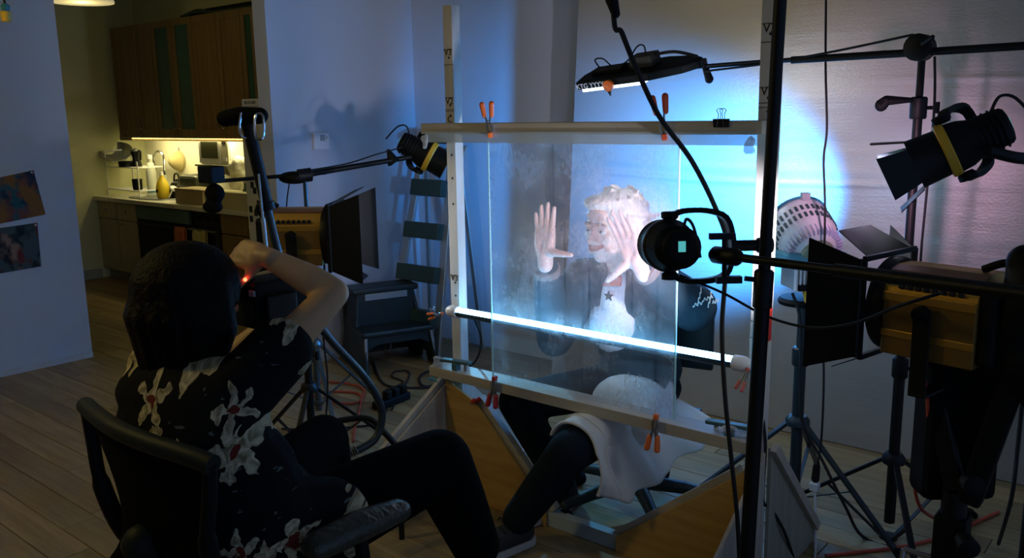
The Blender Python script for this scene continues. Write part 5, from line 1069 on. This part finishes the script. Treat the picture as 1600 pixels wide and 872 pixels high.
SLS, SLE, SLW = V((-1.545, 2.70, .85)), on(1082, 480, 'y', 2.66), on(1000, 414, 'y', 2.46)
B.caps([V((-1.70, 2.72, .84)), SLS, SLS.lerp(SLE, .5), SLE], [.06, .056, .046, .038], 12); B.caps([SLE, SLE.lerp(SLW, .4), SLW], [.038, .038, .026], 12)
tipL = on(958, 318, 'y', 2.46)
hand(B, SLW, tipL-SLW, (-1, 0, -.1), (0, -1, 0), 1.12, (.03, .03, .03, .05), .45, 1., -.28)
HR, KR, AR = V((-1.77, 2.74, .44)), V((-1.965, 2.36, .43)), V((-1.845, 2.475, .10))
HL, KL, AL = V((-1.60, 2.72, .43)), V((-1.585, 2.165, .39)), V((-1.785, 2.13, .10))
for h, k, a, toe in ((HR, KR, AR, V((-.02, -.15, 0))), (HL, KL, AL, V((-.04, -.15, 0)))):
    B.caps([h, k, k.lerp(a, .4), a], [.075, .055, .048, .034], 12); B.caps([a-V((0, -.03, .055)), a+toe-V((0, 0, .068))], [.034, .026], 12)
B.build('body', SKIN2, sb_, voxel=.0045, sm=3)
face_parts(Ps, 1.02, sb_, SKIN2, mat('brow', (.30, .24, .18), .8))
J = MB()
J.ell((-1.72, 2.75, .80), (.195, .13, .12)); J.ell((-1.71, 2.76, .66), (.175, .14, .19)); J.ell((-1.69, 2.77, .52), (.17, .14, .12))
J.caps([V((-1.80, 2.72, .86)), SRS, SRS.lerp(SRE, .55), SRE], [.085, .088, .080, .072], 14); J.caps([SRE, SRE.lerp(SRW, .5), SRE.lerp(SRW, .84)], [.072, .062, .050], 14)
J.caps([V((-1.64, 2.72, .86)), SLS, SLS.lerp(SLE, .55), SLE], [.085, .088, .088, .086], 14); J.caps([SLE, SLE.lerp(SLW, .5), SLE.lerp(SLW, .82)], [.082, .066, .050], 14)
J.caps([V((-1.80, 2.68, .91)), V((-1.73, 2.745, .945)), V((-1.655, 2.68, .91))], [.034, .03, .034], 12)
J.build('jacket', JACKET, sb_, voxel=.008, sm=4)
for a_, b_ in ((SRE, SRW), (SLE, SLW)):
    d = (b_-a_).normalized(); MB().lathe([(0, .046), (.004, .05), (.03, .05), (.034, .045)], a_.lerp(b_, .80), d, 20).build('cuff', mat('cuff_knit', (.20, .16, .15), .9, bump=.5, bscale=200), sb_, True)
T2 = MB(); T2.ell((-1.722, 2.685, .78), (.075, .085, .14)); T2.ell((-1.735, 2.695, .69), (.125, .10, .12)); T2.build('tee_shirt', TEE, sb_, voxel=.008, sm=4)
def star5(c, r, n=V((0, -1, 0))):
    pts = []
    for i in range(10): a = math.pi/2+i*math.pi/5; rr = r if i % 2 == 0 else r*.42; pts.append(V(c)+V((math.cos(a)*rr, 0, math.sin(a)*rr)))
    return MB().prism(pts, (0, .006, 0))
star5((-1.711, 2.582, 0.825), .020).build('star_print', INK, sb_)
MB().prism([V((-1.689, 2.576, 0.880))+V(p) for p in ((-.045, 0, -.02), (.03, 0, -.012), (.034, 0, .02), (.012, 0, .05), (-.012, 0, .03))], (0, .015, 0)).build('red_print', mat('print_red', (.7, .16, .10), .8), sb_, bevel=.003)
for k in range(7):
    pts = []; x0_, y0_ = -.62+.20*k, .18+.12*math.sin(k*2.1)
    for i in range(11):
        x = x0_+.055*i*(.4 if k % 2 else .75); y = y0_+.055*i*(1 if k % 2 else .25)+.07*math.sin(i*1.9+k)
        rr = min(.93, math.hypot(x, y)); s_ = rr/max(1e-5, math.hypot(x, y)); x *= s_; y *= s_
        pts.append(SLE+(_rt*x+_up*y-_f*math.sqrt(1-rr*rr))*.0925)
    MB().tube(smooth(pts, 2), .0019, 5).build('embroidery', mat('thread_pale', (.6, .75, .75), .6), sb_, True)
JN = MB(); JN.ell((-1.685, 2.76, .45), (.17, .14, .10))
for h, k, a in ((HR, KR, AR), (HL, KL, AL)): JN.caps([h, k, k.lerp(a, .45), k.lerp(a, .95)], [.092, .072, .066, .058], 14)
JN.build('jeans', DENIM, sb_, voxel=.008, sm=4)
for a, dx in ((AR, -.02), (AL, -.04)):
    sh_ = MB(); sh_.caps([a+V((0, .03, -.045)), a+V((dx*.5, -.06, -.05)), a+V((dx, -.16, -.062))], [.046, .044, .034], 12); sh_.caps([a+V((0, .02, -.02)), a+V((0, .0, .01))], [.046, .044], 12)
    so = sh_.build('shoe', SHOE, sb_, voxel=.007, sm=3)
    q = MB()
    c0_, c1_ = a+V((0, .035, 0)), a+V((dx, -.165, 0)); d = (c1_-c0_).normalized(); sd = V((-d.y, d.x, 0)); out_ = []
    for i in range(24):
        th = 2*math.pi*i/24; out_.append((c0_ if math.cos(th) < 0 else c1_)+d*math.cos(th)*.046+sd*math.sin(th)*.045)
    q.prism([(p.x, p.y, .002) for p in out_], (0, 0, .026)); q.build('sole', SOLE, so, bevel=.003)
    for i in range(3): p = a+V((dx*.4, -.035-.03*i, -.004-.012*i)); MB().tube(smooth([p+sd*.025, p+V((0, 0, .010)), p-sd*.025], 4), .003, 6).build('lace', INK, so, True)
    MB().tube(smooth([a+V((dx*.3, -.04, .0)), a+V((-.02, -.06, .03)), a+V((-.04, -.05, .01))], 4), .0028, 6).build('lace', INK, so, True)
HW_ = MB(); HW_.ell(HD2+V((.01, .03, .05)), (.108, .115, .098)); HW_.ell(HD2+V((.015, .06, -.02)), (.112, .085, .10))
HW_.ell(HD2+V((.085, .01, -.01)), (.038, .07, .10)); HW_.ell(HD2+V((-.075, .03, .0)), (.034, .06, .08)); HW_.ell(HD2+V((-.01, -.045, .095)), (.075, .05, .034))
for i in range(110):
    a, p = random.uniform(0, 2*math.pi), random.uniform(-.25, 1.4); n = V((math.cos(a)*math.cos(p), math.sin(a)*math.cos(p)*.95+.15, math.sin(p)))
    if n.y < -.35 and n.z < .55: continue
    b0 = HD2+V((.008, .03, .03))+V((n.x*.10, n.y*.10, n.z*.10)); tv = V((random.uniform(-1, 1), random.uniform(-1, 1), random.uniform(-.8, .4)))*.025
    HW_.caps([b0, b0+n*.018+tv*.5, b0+n*.022+tv*1.3], [.014, .010, .005], 7)
HW_.build('hair', HAIRW, sb_, voxel=.0055, sm=1)
# white cloth over the lap and front knee
tu = (KL-HL); 
def drape(u, v):
    c = HL.lerp(KL, -.05+1.0*u); ang = -1.0+2.75*v
    r = .092
    if v < .62:
        a = R(-75+165*v/.62); p = c+V((math.sin(a)*r*1.06, 0, math.cos(a)*r)); fold = .006*math.sin(14*u+9*v)+.004*math.sin(31*u-13*v)
        return p+V((fold, .004*math.sin(20*v+5*u), fold))
    w_ = (v-.62)/.38; a = R(90); p = c+V((r*1.06, 0, 0)); drop = (.05+.17*u**.8-.09*max(0, u-.8)/.2)*w_
    return p+V(((.03+.15*(1-u))*w_+.018*math.sin(19*u+4*w_)*w_+.006*math.sin(37*u+5*v), -.02*w_+.012*math.sin(9*u)*w_, -drop))
wc = thing('white_cloth', 'white cloth draped over the lap and front knee of the seated person', 'cloth', HL)
MB().grid(drape, 40, 46).build('drape', CLOTH, wc, True, solid=.007)
hem = [drape(1.0, v/30) for v in range(31)]; MB().tube(hem, .006, 8).build('hem', CLOTH, wc, True); hem = [drape(.90, v/30)+V((0, 0, .003)) for v in range(31)]; MB().tube(hem, .0025, 6).build('seam', CLOTH, wc, True)
q = MB(); q.ell((-1.575, 2.50, .465), (.135, .115, .105)); q.ell((-1.60, 2.58, .45), (.14, .12, .09)); q.ell((-1.53, 2.44, .43), (.11, .05, .09))
q.build('lap_bunch', CLOTH, wc, voxel=.01, sm=3)
# rolling chair under the person
rc = thing('rolling_chair', 'dark swivel chair with five-star base behind the acrylic sheet', 'chair', (-1.62, 2.64, 0))
TEALB = mat('chair_teal', (.018, .032, .036), .45)
star(rc, (-1.62, 2.64), 28, .30, TEALB)
MB().frus((-1.62, 2.64, .10), (-1.62, 2.64, .33), .026, n=14).build('column', BLACK, rc, True)
q = MB(); q.box((-1.66, 2.72, .335), (.36, .34, .05)); q.ell((-1.66, 2.72, .335), (.22, .22, .04)); q.build('seat', TEALB, rc, voxel=.01, sm=5)
MB().beam((-1.66, 2.90, .33), (-1.68, 2.985, .60), .05, .02).build('back_post', BLACK, rc, bevel=.004)
MB().grid(lambda u, v: (-1.86+.38*u, 2.97-.03*math.sin(math.pi*u), .50+.28*v), 10, 10).build('backrest', TEALB, rc, True, solid=.03)
